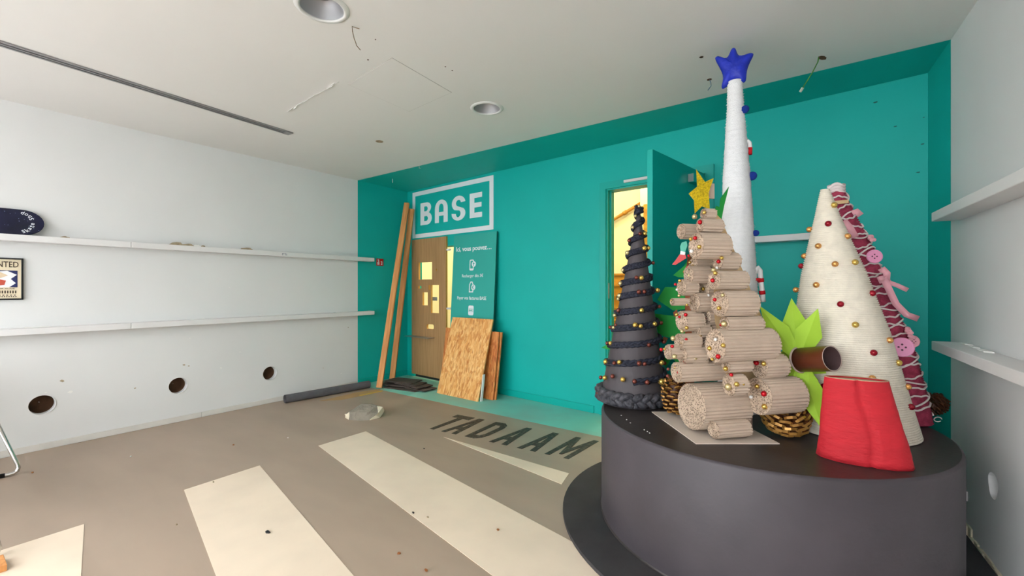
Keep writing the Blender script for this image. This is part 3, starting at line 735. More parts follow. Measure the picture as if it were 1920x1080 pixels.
# ------------------------------------------------------------------ roofing slates stacked on the floor
random.seed(21)
sl = [(762, 728, 0.0, .52, .26, .25), (790, 730, .012, .36, .22, .1), (752, 724, .024, .50, .27, .32), (783, 728, .036, .34, .24, -.05), (772, 726, .048, .36, .24, .2), (757, 723, .060, .44, .26, .3)]
labs = ['slate lying lowest in the pile by the planks', 'slate at the right end of the pile, on the bottom one', 'long slate in the middle of the dark pile', 'slate third from the top of the dark pile', 'slate just under the top one of the dark pile', 'broad slate on top of the dark pile by the planks']
for (u, v, z, wd, dp, rot), lb in zip(sl, labs):
    c = onz(u, v, 0); c.z = 0
    e1 = Vector((math.cos(rot - .1), math.sin(rot - .1), 0)); e2 = Vector((-e1.y, e1.x, 0))
    pts = [(-wd / 2, -dp / 2), (wd / 2 * .9, -dp / 2 + .01), (wd / 2, -dp / 4), (wd / 2 - .02, dp / 2), (-wd / 2 + .03, dp / 2 - .01), (-wd / 2 - .01, 0)]
    MB().plate([(p[0] + random.uniform(-.01, .01), p[1] + random.uniform(-.01, .01)) for p in pts], [], c + Z * (z + .0115), e1, e2, .011).build('roof_slate', 'slate', None, lb, 'slate', 'slates piled by the planks')

# ------------------------------------------------------------------ concrete lump
random.seed(4)
rc = onz(684, 782, 0); rc.z = 0
rx = Vector((CT, ST, 0)); ry = Vector((-ST, CT, 0))
bm = bmesh.new(); pts = []
for (x_, y_, z_) in ((-.19, -.02, 0), (-.18, -.05, .045), (-.13, -.09, .0), (-.12, -.08, .075), (-.06, .1, .0), (-.08, .08, .1), (-.03, .0, .135), (.06, .02, .13), (.02, .11, .1), (.12, .1, 0), (.13, -.02, .12), (.18, .0, .1), (.185, .04, .05), (.15, -.06, .06), (.08, -.11, 0), (.06, -.1, .07), (-.04, -.12, 0), (.16, -.03, .0), (-.15, .05, .05), (.0, -.08, .09)):
    bm.verts.new(rc + rx * x_ + ry * y_ + Z * z_)
r = bmesh.ops.convex_hull(bm, input=bm.verts)
bmesh.ops.delete(bm, geom=[g for g in r['geom_interior'] if isinstance(g, bmesh.types.BMVert)], context='VERTS')
bmesh.ops.triangulate(bm, faces=bm.faces[:]); bmesh.ops.subdivide_edges(bm, edges=bm.edges[:], cuts=2)
for v in bm.verts:
    if v.co.z > .004: v.co += Vector((random.uniform(-.005, .005), random.uniform(-.005, .005), random.uniform(-.004, .004)))
me = bpy.data.meshes.new('concrete_lump'); 
for v in bm.verts: v.co -= rc
bm.normal_update()
for f in bm.faces:
    c = f.calc_center_median(); cc = c.dot(rx)
    f.material_index = 1 if (cc < -.135 or (cc > .125 and c.z < .1)) else 0
bm.to_mesh(me); bm.free(); me.materials.append(M['concrete']); me.materials.append(M['plaster'])
o = bpy.data.objects.new('concrete_lump', me); COL.objects.link(o); o.location = rc; tag(o, 'broken lump of concrete lying alone on the tan floor', 'rubble')

# ------------------------------------------------------------------ grey roll lying along the left wall
ra = onz(534, 756, 0); rb_ = onz(692, 727, 0); ra.z = rb_.z = .047
d = (rb_ - ra).normalized()
rg = empty('vinyl_roll', ra - Z * .047, 'dark grey roll of flooring lying along the white wall', 'roll')
b = MB(); b.tube([ra, rb_], .046, 20); b.f = b.f[:-2]; b.m = b.m[:-2]; b.s = b.s[:-2]
b.build('outer_wrap', 'rug_grey', rg)
side_ = Vector((d.y, -d.x, 0))
sp = MB(); pts = [ra + (side_ * math.cos(a) + Z * math.sin(a)) * (.012 + .0045 * a / 1.0) for a in [i * .35 for i in range(21)]]
for i in range(20):
    p, q = pts[i], pts[i + 1]; L_ = rb_ - ra
    sp.add([p, q, q + L_, p + L_], [(0, 1, 2, 3)])
so_ = sp.build('inner_spiral', 'rug_grey', rg); md = so_.modifiers.new('solid', 'SOLIDIFY'); md.thickness = .005

# ------------------------------------------------------------------ shelves
def shelf_board(o_, e, n, L_, z0, th, dp, parent):
    return MB().obox(o_ + Z * z0, e * L_, n * dp, Z * th).build('board', 'shelf_white', parent, bevel=.003, fixn=True)
y_end = 3.74; y_joint = onleft(246, 450, .12).y
for z0, lab in ((1.658, 'long white wall shelf on the left wall carrying the skateboard deck'), (.938, 'long white wall shelf low on the left wall under the poster')):
    s_ = empty('wall_shelf', (XL, y_joint, z0), lab, 'shelf', 'white wall shelves')
    shelf_board(Vector((XL, YF + .3, 0)), Y, X, y_joint - .0015 - YF - .3, z0, .05, .12, s_)
    shelf_board(Vector((XL, y_joint + .0015, 0)), Y, X, YP - .002 - y_joint, z0, .05, .12, s_)
    shelf_board(Vector((XL, YP + .001, 0)), Y, X, y_end - YP, z0 + .001, .049, .118, s_)
for z0, lab in ((1.672, 'upper white shelf on the right wall above the pedestal'), (.953, 'lower white shelf on the right wall with white plaster scraps')):
    pe = onp(1746.5, 400, R0 + RN * .12, RN); e_ = (Vector((pe.x, pe.y, 0)) - R0).dot(RD)
    s_ = empty('wall_shelf', R0 + RD * e_ + Z * z0, lab, 'shelf', 'white wall shelves')
    shelf_board(R0 + RD * e_, -RD, RN, e_ - sF - .3, z0, .05, .12, s_)
q0 = bs(onback(1396, 440, .12)); q1 = bs(onback(1556, 440, .12))
s_ = empty('wall_shelf', B0 + BD * q0 + Z * 1.665, 'short white shelf on the teal back wall behind the trees', 'shelf', 'white wall shelves')
shelf_board(B0 + BD * q0, BD, BN, q1 - q0, 1.662, .05, .12, s_)
# scraps of plaster on the shelves
random.seed(31)
def scrap(p, w_, h_, m, label, e=Y, n=X):
    pts = [(w_ * (.5 + .25 * random.random()) * math.cos(a), h_ * max(0, math.sin(a)) * (.6 + .6 * random.random())) for a in [i * math.pi / 6 for i in range(7)]]
    b = MB(); vs = []
    for off in (-.012, .012):
        for q_ in pts: vs.append(p + e * q_[0] + Z * q_[1] + n * off * (1 - .3 * random.random()))
    k = len(pts); fs = [tuple(range(k)), tuple(range(2 * k - 1, k - 1, -1))] + [(i, i + k, (i + 1) % k + k, (i + 1) % k) for i in range(k)]
    b.add(vs, fs); return b.build('plaster_scrap', m, None, label, 'plaster', 'plaster scraps on the shelves', fixn=True)
for (u, v, w_, h_, m, lb) in ((122, 437, .05, .014, 'rubble', 'small plaster scrap on the upper left shelf, nearest the skateboard deck'), (331, 455, .09, .028, 'rubble', 'pale crumbled plaster scrap, largest on the upper left shelf'), (352, 457, .08, .022, 'rubble', 'beige plaster scrap just right of the largest one'), (369, 454, .04, .022, 'paint_flake', 'thin curled plaster scrap beside the two beige ones'), (381, 458, .025, .018, 'rubble', 'tiny plaster scrap beside the curled one on the upper left shelf'), (462, 463, .10, .024, 'rubble', 'brown plaster scrap alone on the right half of the upper left shelf')):
    p = onleft(u, v, .07); p.z = 1.7085
    scrap(p, w_, h_, m, lb)
def sflat(u, v, z, L_, wd, label, planefn, e):
    p = onz(u, v, z); p.z = z
    MB().plate([(-L_ / 2, -wd / 2), (L_ / 2 * .8, -wd / 2), (L_ / 2, wd / 3), (-L_ / 2 * .7, wd / 2)], [], p + Z * .006, e, Z.cross(e), .0055).build('plaster_scrap', 'paint_flake', None, label, 'plaster', 'plaster scraps on the shelves', fixn=True)
for (u, v, L_, wd, lb) in ((1812, 646, .10, .03, 'flat white scrap furthest along the lower right shelf'), (1826, 652, .09, .02, 'white scrap between the two others on the lower right shelf'), (1846, 659, .12, .03, 'longest flat white scrap on the lower right shelf')):
    sflat(u, v, 1.0035, L_, wd, lb, None, RD)
for (u, v, L_, lb) in ((70, 617, .14, 'thin paper strip on the lower left shelf below the poster'), (370, 599, .12, 'peeled paint strip at the middle of the lower left shelf'), (505, 592, .22, 'long peeled paint strip on the lower left shelf'), (640, 586, .18, 'peeled paint strip near the teal end of the lower left shelf')):
    p = onleft(u, v, .06); p.z = .9885
    MB().plate([(-L_ / 2, -.014), (L_ / 2, -.01), (L_ / 2 * .9, .012), (-L_ / 2, .014)], [], p + Z * .006, Y, -X, .0055).build('paint_strip', 'paint_flake', None, lb, 'paint scrap', 'paint strips on the lower left shelf', fixn=True)
p = onleft(534, 475, .1215)
shl = [o for o in bpy.data.objects if o.name == 'wall_shelf'][0]
pz = Vector((XL + .1205, p.y, 1.69))
random.seed(77)
for row in range(2):
    for j in range(6):
        if (row, j) in ((1, 2), (0, 5)): continue
        MB().plate(rect(pz.y - .03 + j * .0105, pz.z - .013 * row - .004, pz.y - .03 + j * .0105 + random.uniform(.004, .009), pz.z - .013 * row + random.uniform(.001, .004)), [], (XL + .1208, 0, 0), Y, Z, .0006).build('pen_mark', 'ink_navy', shl)

# ------------------------------------------------------------------ skateboard deck on the upper left shelf
tip = onleft(83, 414, .05)
dk = empty('skateboard_deck', (XL + .06, tip.y - .38, 1.7085), 'navy speckled skateboard deck standing on edge on the shelf', 'skateboard')
wd_ = .205; L_ = .78
cy_ = 1.7085 + wd_ / 2 + .004
lean = math.atan2(.05, .2)
ez_ = (Z * math.cos(lean) - X * math.sin(lean)).normalized()
do = Vector((XL + .082, tip.y - L_ / 2, 1.712))
outl = arc(L_ / 2 - .12, wd_ / 2, .12, wd_ / 2, -90, 90, 14) + arc(-L_ / 2 + .12, wd_ / 2, .12, wd_ / 2, 90, 270, 14)
MB().plate(outl, [], do, Y, ez_, .011).build('deck', 'navy_deck', dk, bevel=.003)
random.seed(17)
dn = Y.cross(ez_)
for k in range(46):
    a_ = random.uniform(-.3, .36); c_ = random.uniform(.02, wd_ - .02)
    if a_ > .27 and abs(c_ - wd_ / 2) > .07: continue
    s__ = random.uniform(.0015, .0035)
    MB().plate([(a_ + s__ * math.cos(i * 1.57 + k), c_ + s__ * math.sin(i * 1.57 + k)) for i in range(4)], [], do + dn * .0008, Y, ez_, .0007).build('paint_speck', 'deck_speck', dk, fixn=True)
wrd = 'Skate Shop'
for i, ch_ in enumerate(wrd):
    if ch_ == ' ': continue
    a_ = math.radians(-64 + 128 * i / (len(wrd) - 1)); px_ = L_ / 2 - .155 + .092 * math.cos(a_); py_ = wd_ / 2 + .085 * math.sin(a_)
    e1 = (Y * -math.sin(a_) + ez_ * math.cos(a_)); e2 = dn.cross(e1)
    text('deck_letter', ch_, 'sign_white', dk, do + Y * px_ + ez_ * py_ + dn * .0012, e1, e2, .026 if ch_.isupper() or ch_ in 'kthp' else .018, None, .01)

# ------------------------------------------------------------------ framed poster (only its right half is in view)
pr_ = onleft(44, 520, .02).y; pzt_ = onleft(44, 484.5, .02).z; pzb_ = onleft(44, 562, .02).z; PW = .235; y0p = pr_ - PW
po_ = empty('framed_poster', (XL + .001, y0p + PW / 2, pzb_), 'black framed wanted poster hung between the left shelves', 'poster')
MB().plate(rect(y0p, pzb_, pr_, pzt_), [rect(y0p + .011, pzb_ + .011, pr_ - .011, pzt_ - .011)], (XL + .02, 0, 0), Y, Z, .0185).build('frame', 'frame_black', po_, bevel=.0015)
MB().plate(rect(y0p + .010, pzb_ + .010, pr_ - .010, pzt_ - .010), [], (XL + .010, 0, 0), Y, Z, .006).build('paper', 'paper_cream', po_)
PO = Vector((XL + .0102, 0, 0)); phh = pzt_ - pzb_
text('poster_lettering', 'WANTED', 'ink_brown', po_, Vector((XL + .0112, y0p + PW / 2, pzt_ - .05)), Y, Z, .045, PW - .05, .01)
px0, px1, py0, py1 = y0p + .03, pr_ - .03, pzb_ + .30 * phh, pzb_ + .70 * phh
def pic(pl, m, k): MB().plate([(px0 + (px1 - px0) * a, py0 + (py1 - py0) * b_) for a, b_ in pl], [], PO + X * (.0004 * k), Y, Z, .0003).build('picture_shape', m, po_, fixn=True)
pic([(0, 0), (1, 0), (1, 1), (0, 1)], 'ink_navy', 1)
pic([(.1, .0), (.75, 0), (.95, .25), (.8, .5), (.98, .75), (.7, .98), (.2, .9), (.05, .5)], 'paper_white', 2)
pic([(.3, .05), (.62, .15), (.66, .4), (.4, .5), (.25, .3)], 'ink_red', 3)
pic([(.2, .6), (.5, .55), (.72, .7), (.5, .9), (.25, .85)], 'paper_skin', 3)
text('poster_lettering', 'DEAD OR ALIVE', 'ink_brown', po_, Vector((XL + .0112, y0p + PW / 2, pzb_ + .27 * phh)), Y, Z, .009, PW * .62)
for zz, hh_, n_ in ((.155, .022, 13), (.105, .006, 9), (.065, .008, 15)):
    for j in range(n_):
        a0_ = y0p + .03 + (PW - .06) * j / n_
        MB().plate(rect(a0_, pzb_ + zz * phh, a0_ + (PW - .06) / n_ * .55, pzb_ + zz * phh + hh_), [], PO + X * .0003, Y, Z, .0003).build('print_bar', 'ink_brown', po_)

# ------------------------------------------------------------------ red safety sign
q0_ = onleft(705.5, 491); q1_ = onleft(718.5, 492)
rz0, rz1 = onleft(712, 498.3).z, onleft(712, 485).z
rs = empty('safety_sign', (XL + .001, q0_.y, rz0), 'small red fire alarm sign on the teal corner wall', 'sign')
MB().plate(rect(q0_.y, rz0, q1_.y, rz1), [], (XL + .005, 0, 0), Y, Z, .0045).build('sign_plate', 'red_sign', rs)
ww = q1_.y - q0_.y; hh = rz1 - rz0
for (a0_, b0_, a1_, b1_) in ((.12, .1, .42, .2), (.12, .25, .42, .5), (.2, .56, .4, .72), (.15, .76, .36, .88), (.62, .12, .84, .3), (.68, .36, .86, .46), (.6, .52, .82, .62)):
    MB().plate(rect(q0_.y + ww * a0_, rz0 + hh * b0_, q0_.y + ww * a1_, rz0 + hh * b1_), [], (XL + .0057, 0, 0), Y, Z, .0006).build('pictogram', 'sign_white', rs)

# ------------------------------------------------------------------ ceiling fittings
sa = cp(545, 250); sb_ = cp(-120, 42); wd1 = .075
d = (sb_ - sa).normalized(); n_ = Vector((-d.y, d.x, 0))
sd = empty('slot_diffuser', Vector((sa.x, sa.y, H)), 'long metal slot air diffuser set in the white ceiling', 'air diffuser')
L_ = 4.6
MB().obox(sa - n_ * .037 - Z * .003, d * L_, n_ * .074, Z * .0028).build('backing', 'slot_dark', sd, fixn=True)
for off, ww in ((-.042, .016), (-.006, .012), (.026, .016)):
    MB().obox(sa + n_ * off - Z * .010, d * L_, n_ * ww, Z * .0098).build('slat', 'slot_metal', sd, fixn=True)
MB().obox(sa - n_ * .042 - Z * .0105, d * .06, n_ * .084, Z * .010).build('end_cap', 'slot_metal', sd, fixn=True)
for c, lb in ((lamp1, 'round recessed downlight near the teal wall, unlit'), (lamp2, 'round recessed downlight at the top edge of the view, unlit')):
    lo = empty('downlight', (c.x, c.y, H), lb, 'downlight', 'recessed ceiling downlights')
    MB().lathe([(.110, H + .004), (.104, H - .006), (.113, H - .010), (.130, H - .006), (.134, H - .0005)], (c.x, c.y, 0), 40, cap0=False, cap1=False).build('trim_ring', 'trim_white', lo, fixn=True)
    MB().lathe([(.110, H + .002), (.098, H + .04), (.078, H + .075), (.05, H + .10), (.04, H + .11)], (c.x, c.y, 0), 40, cap0=False, cap1=False).build('reflector', 'reflector', lo, fixn=True)
    MB().lathe([(.04, H + .06), (.04, H + .13), (.001, H + .13)], (c.x, c.y, 0), 24, cap0=False, cap1=False).build('lamp_holder', 'metal_grey', lo, fixn=True)
    MB().lathe([(.001, H + .062), (.02, H + .066), (.026, H + .085), (.02, H + .12)], (c.x, c.y, 0), 20, cap0=False, cap1=False).build('bulb', 'lamp_glass', lo, fixn=True)
def wire(name, pts, r, m, label, end=None, parts=()):
    e = empty(name, pts[0], label, 'cable')
    MB().tube(pts, r, 6).build('wire', m, e)
    if end:
        d_ = (pts[-1] - pts[-2]).normalized(); p = pts[-1]
        MB().tube([p - d_ * .002, p + d_ * .024], .008, 6, sm=False).build('connector', 'connector', e)
    return e
g0 = cp(1535, 107.5)
gp = [g0 + Z * .0, g0 + Vector((-.004, -.004, -.03)), dep(1522, 138, 2.66), dep(1505, 165, 2.72)]
gw = wire('green_cable', gp, .0035, 'wire_green', 'green cable with connector hanging from the ceiling hole', True)
random.seed(2)
MB().plate([(cp(u, v).x, -cp(u, v).y) for u, v in ((1534, 106), (1540, 104.5), (1546, 105), (1550, 108), (1548, 111.5), (1541, 112), (1536, 110.5))][::1], [], (0, 0, H - .0012), X, -Y, .001).build('ragged_hole', 'hole_brown', ceiling, fixn=True)
b0_ = cp(1330, 149)
wire('blue_cable', [b0_, b0_ + lf(.01, 0, -.02), b0_ + lf(.012, .0, -.045), b0_ + lf(-.01, 0, -.075)], .0025, 'wire_blue', 'short blue cable ends hanging from the ceiling by the blue star')
MB().lathe([(.016, H - .002), (.016, H)], (b0_.x, b0_.y, 0), 12).build('cable_hole', 'hole_brown', ceiling)
c0_ = cp(660, 49)
wire('thin_cable', [dep(673.5, 54, 2.40), c0_ - Z * .002, c0_ + lf(.003, 0, -.03), dep(664, 72, 2.43), dep(669, 86, 2.44), dep(676, 94, 2.45)], .0022, 'wire_brown', 'thin bent brown cable dangling beside the ceiling downlight')
k0 = cp(736, 335.5)
wire('wall_hook', [k0, k0 - Z * .05], .005, 'trim_white', 'tiny white fitting under the teal ceiling corner')
k0 = cp(786, 311)
wire('ceiling_hook', [k0, k0 - Z * .025, k0 + lf(.015, 0, -.03)], .003, 'trim_white', 'tiny hook in the ceiling above the BASE lettering')

# ------------------------------------------------------------------ floor litter
random.seed(8)
lit = [(502, 999, .035, 'black_plastic', 'black sliver lying on the pale floor stripe'), (748, 1039, .022, 'leaf_dead', 'crumpled brown leaf on the floor between two stripes'), (799, 1071, .018, 'leaf_dead', 'brown leaf scrap near the bottom edge of the floor'), (934, 995, .016, 'leaf_dead', 'brown leaf bit on the widest stripe'), (795, 842, .014, 'black_plastic', 'small black crumb on the tan floor near the wedge'), (775, 963, .016, 'black_plastic', 'dark bit at the left rim of the long stripe'), (802, 971, .014, 'rubble', 'grey crumb on the long pale stripe'), (331, 985, .012, 'rubble', 'crumb on the tan floor between the two left stripes'), (438, 835, .02, 'leaf_dead', 'flat brown scrap on the tan floor ahead of the stripes'), (540, 822, .016, 'paint_flake', 'white crumb on the tan floor below the grey roll'), (61, 887, .02, 'leaf_dead', 'brown scrap beside the chrome table foot'), (245, 857, .016, 'paint_flake', 'white flake on the tan floor near the baseboard'), (400, 905, .012, 'rubble', 'crumb just beside the left corner of a stripe')]
for u, v, s__, m, lb in lit:
    s__ *= .65
    p = onz(u, v, 0); p.z = .0022; a_ = random.uniform(0, 3)
    pts = [(s__ * math.cos(i * 1.05 + a_) * (.5 + random.random() * .6), s__ * .6 * math.sin(i * 1.05 + a_) * (.5 + .6 * random.random())) for i in range(6)]
    MB().plate(pts, [], p + Z * .006, X, Y, .0055).build('floor_crumb', m, None, lb, 'litter', 'crumbs on the floor', fixn=True)
# wood offcut
p = onz(-6, 1076, 0); p.z = .0025
MB().obox(p - X * .12 - Y * .03, X * .13, Y * .06, Z * .03).build('wood_offcut', 'wood_plank', None, 'small orange wood offcut in the lower left corner', 'offcut', bevel=.002)

# ------------------------------------------------------------------ trestle table whose chrome foot shows at the left
f1 = onz(40, 889, 0); f1.z = .014; f2 = onz(5, 1044, 0); f2.z = .014
tt_ = empty('folding_table', Vector((f1.x, f1.y, 0)), 'chrome legged folding table at the left edge, one foot visible', 'table')
up1 = dep(0, 805, 3.03) - f1
for f_, nm in ((f1, 1), (f2, 2)):
    dirn = up1.normalized(); k_ = (.70 - .014) / dirn.z
    topn = f_ + dirn * k_; foot2 = f_ + Vector((-.1, -.62, 0)); top2 = foot2 + Vector((0, .05, .686))
    fd = (foot2 - f_).normalized()
    pts = [topn, f_ + dirn * .06] + [f_ + dirn * .06 * (1 - t) ** 2 + fd * .06 * t * t for t in (.25, .5, .75)] + [f_ + fd * .06, foot2 - fd * .06] + [foot2, foot2 + Z * .06, top2]
    MB().tube(pts, .0125, 10).build('leg_frame', 'chrome', tt_)
    MB().tube([f_ + fd * .075, foot2 - fd * .09], .0155, 10).build('foot_sleeve', 'black_plastic', tt_)
tx0, tx1 = f1.x - .28, f2.x + .05
tc = f1 + up1.normalized() * (.686 / up1.normalized().z)
MB().bx(tc.x - .25, f2.x - .30, tc.y - .85, tc.y - .12, .70, .725).build('table_top', 'shelf_white', tt_, bevel=.004)

# ================================================================== PEDESTAL
PC = lf(1.336, 2.435); PR = .823; PZ = .592; BR_ = 1.047
pd = empty('pedestal', PC.copy(), 'low black round pedestal carrying the handmade trees', 'pedestal')
# base disc, cut off along the right wall
pts = []
for k in range(96):
    a_ = 2 * math.pi * k / 96; p = PC + Vector((math.cos(a_), math.sin(a_), 0)) * BR_
    lim = (R0 + RN * .022 - p).dot(RN)
    if lim > 0: p = p + RN * lim
    pts.append((p.x, p.y))
MB().plate(pts, [], (0, 0, .022), X, Y, .019).build('base_disc', 'black_base', pd, fixn=True)
b = MB(); b.lathe([(PR, .022), (PR, PZ - .012), (PR - .004, PZ - .004), (PR - .012, PZ)], PC, 96, cap0=False, cap1=False); b.build('drum', 'black_pedestal', pd)
b = MB(); b.lathe([(PR - .012, PZ - .012), (PR - .012, PZ)], PC, 96); b.build('drum_top', 'pedestal_top', pd)
b = MB(); b.lathe([(PR + .0035, .023), (PR + .0045, .028), (PR, .034)], PC, 96, cap0=False, cap1=False); b.build('glue_seam', 'pedestal_top', pd, fixn=True)
random.seed(6)
for u, v in ((1165, 779), (1175, 787), (1182, 793), (1208, 806), (1214, 809), (1218, 812)):
    p = onz(u, v, PZ); MB().lathe([(.004, PZ), (.003, PZ + .0015)], (p.x, p.y, 0), 6).build('paint_speck', 'paint_flake', pd)

def surf(u, v, cen, rad, off, t0=1.2, t1=4.0):
    """first point along a sight line that touches a round body; off = how far beyond the surface"""
    best = None; n = 1400
    for i in range(n):
        t = t0 + (t1 - t0) * i / n; p = dep(u, v, t)
        c = cen(p.z); d_ = (Vector((p.x, p.y)) - Vector((c.x, c.y))).length - rad(p.z)
        if d_ <= off: return p
        if best is None or d_ < best[0]: best = (d_, p)
    p = best[1]
    c = cen(p.z); d_ = Vector((p.x - c.x, p.y - c.y, 0)); L = d_.length
    k = min(L, rad(p.z) + off * 2.2)
    return Vector((c.x, c.y, p.z)) + d_ / L * k
def lin_(pts):
    def f(z):
        for (z0, v0), (z1, v1) in zip(pts, pts[1:]):
            if z0 <= z <= z1: return v0 + (v1 - v0) * (z - z0) / (z1 - z0)
        return pts[0][1] if z < pts[0][0] else pts[-1][1]
    return f
# ------------------------------------------------------------------ 1. black cone with braids
c_b = lf(.758, 2.75); c_t = lf((1198 - 960) / FPX * 2.75, 2.75); zt = 1.775
cenA = lambda z: c_b.lerp(c_t, max(0, min(1, (z - PZ) / (zt - PZ))))
radA = lambda z: .008 + (.205 - .008) * max(0, min(1, (zt - z) / (zt - PZ)))
tA = empty('cone_tree', c_b + Z * PZ, 'black cone tree wound with navy braids and gold beads', 'christmas tree')
prof = []
for i in range(20):
    z = PZ + .002 + (zt - PZ - .002) * i / 19; c = cenA(z) - c_b; prof.append((radA(z), z, c.x, c.y))
b = MB(); b.lathe(prof, (c_b.x, c_b.y, 0), 40); b.build('paper_cone', 'cone_black', tA)
cam_ang = lambda c: math.atan2(-c.y, -c.x)
def braid(name, zf, turns, r0, off, amp, m, parent, cen, rad, steps=60, period=9, base_ang=0, half=0):
    mb = MB()
    for s_ in range(3):
        pts = []
        N = int(turns * steps)
        for i in range(N + 1):
            th_ = i / steps; z = zf(th_); a_ = base_ang + 2 * math.pi * (th_ + half); ph = 2 * math.pi * (th_ * period * max(.35, rad(z) / .12) + s_ / 3) if False else 2 * math.pi * (i * r_step[0] + s_ / 3)
            rr = rad(z) + off + .5 * amp * math.sin(2 * ph); zz = z + amp * math.sin(ph)
            c = cen(z); pts.append(Vector((c.x + rr * math.cos(a_), c.y + rr * math.sin(a_), zz)))
        mb.tube(pts, r0, 6)
    return mb.build(name, m, parent)
r_step = [.16]
# ring heights (front crossing), top to bottom
vf = [386, 396, 419, 445, 471, 498, 526, 551, 582, 613, 645, 680, 715, 750]
zfront = []
for v in vf:
    z = CAMZ - (v - 540) / FPX * 2.68; 
    for _ in range(3): z = CAMZ - (v - 540) / FPX * (2.75 - radA(z) * .9)
    zfront.append(z)
zfront = zfront[::-1][1:]           # bottom to top, without the base braid
aa = cam_ang(c_b)
def zf(th_):
    i = min(int(th_), len(zfront) - 2); return zfront[i] + (zfront[i + 1] - zfront[i]) * (th_ - i)
braid('braid_garland', zf, len(zfront) - 1.3, .0098, .009, .0125, 'braid_navy', tA, cenA, radA, base_ang=aa)
def ztilt(th_): return PZ + .050
r_step = [.09]
mbq = braid('base_braid', ztilt, 1, .021, .010, .026, 'braid_grey', tA, cenA, radA, steps=90, base_ang=aa)
blk = [('p', 478, 35, 0, .7), ('p', 440, 135, 0, .8), ('p', 410, 250, 0, .9), ('b', 488, 313, 0, .95), ('g', 535, 313, 0, 1.1), ('b', 378, 383, 0, 1), ('g', 530, 462, 0, 1.2), ('g', 572, 460, 0, 1), ('p', 357, 507, 0, 1.1), ('b', 618, 610, 0, .9), ('p', 312, 683, 0, .9), ('b', 450, 758, 0, 1), ('g', 500, 762, 0, 1.2), ('p', 288, 817, 0, 1.1), ('b', 475, 903, 0, 1.1), ('b', 530, 900, 0, 1.05), ('g', 663, 887, 0, 1.25), ('p', 278, 940, 0, 1.1), ('p', 265, 975, 0, .8), ('b', 682, 1052, 0, .95),
       ('b', 268, 10, 1, 1.1), ('g', 503, 10, 1, 1.15), ('p', 230, 60, 1, .9), ('g', 437, 158, 1, 1.25), ('g', 493, 170, 1, 1.1), ('g', 635, 147, 1, 1.15), ('b', 700, 137, 1, 1), ('b', 185, 182, 1, .95), ('b', 240, 158, 1, .8), ('p', 218, 183, 1, .9), ('b', 728, 328, 1, 1.1), ('b', 155, 343, 1, 1), ('g', 187, 342, 1, 1.05), ('b', 577, 362, 1, 1), ('g', 138, 530, 1, 1.2), ('b', 225, 545, 1, 1), ('g', 277, 535, 1, 1.15), ('b', 477, 547, 1, 1.15), ('b', 533, 552, 1, .95), ('g', 705, 540, 1, 1.3), ('b', 735, 545, 1, .9), ('b', 88, 690, 1, 1), ('g', 130, 692, 1, 1.2), ('b', 208, 678, 1, 1.1), ('g', 312, 710, 1, 1.25), ('b', 430, 730, 1, 1.1), ('b', 560, 738, 1, 1.2), ('g', 705, 733, 1, 1.6), ('g', 737, 803, 1, 1.3), ('b', 765, 675, 1, 1), ('b', 65, 842, 1, 1.2)]
for k_, x_, y_, part, s_ in blk:
    u = 1110 + x_ * .1852; v = (380 if part == 0 else 580) + y_ * .1852
    p = surf(u, v, cenA, lambda z: radA(z) + .012, .012)
    inst('bead', BEAD[k_], p, tA, .0128 * s_)

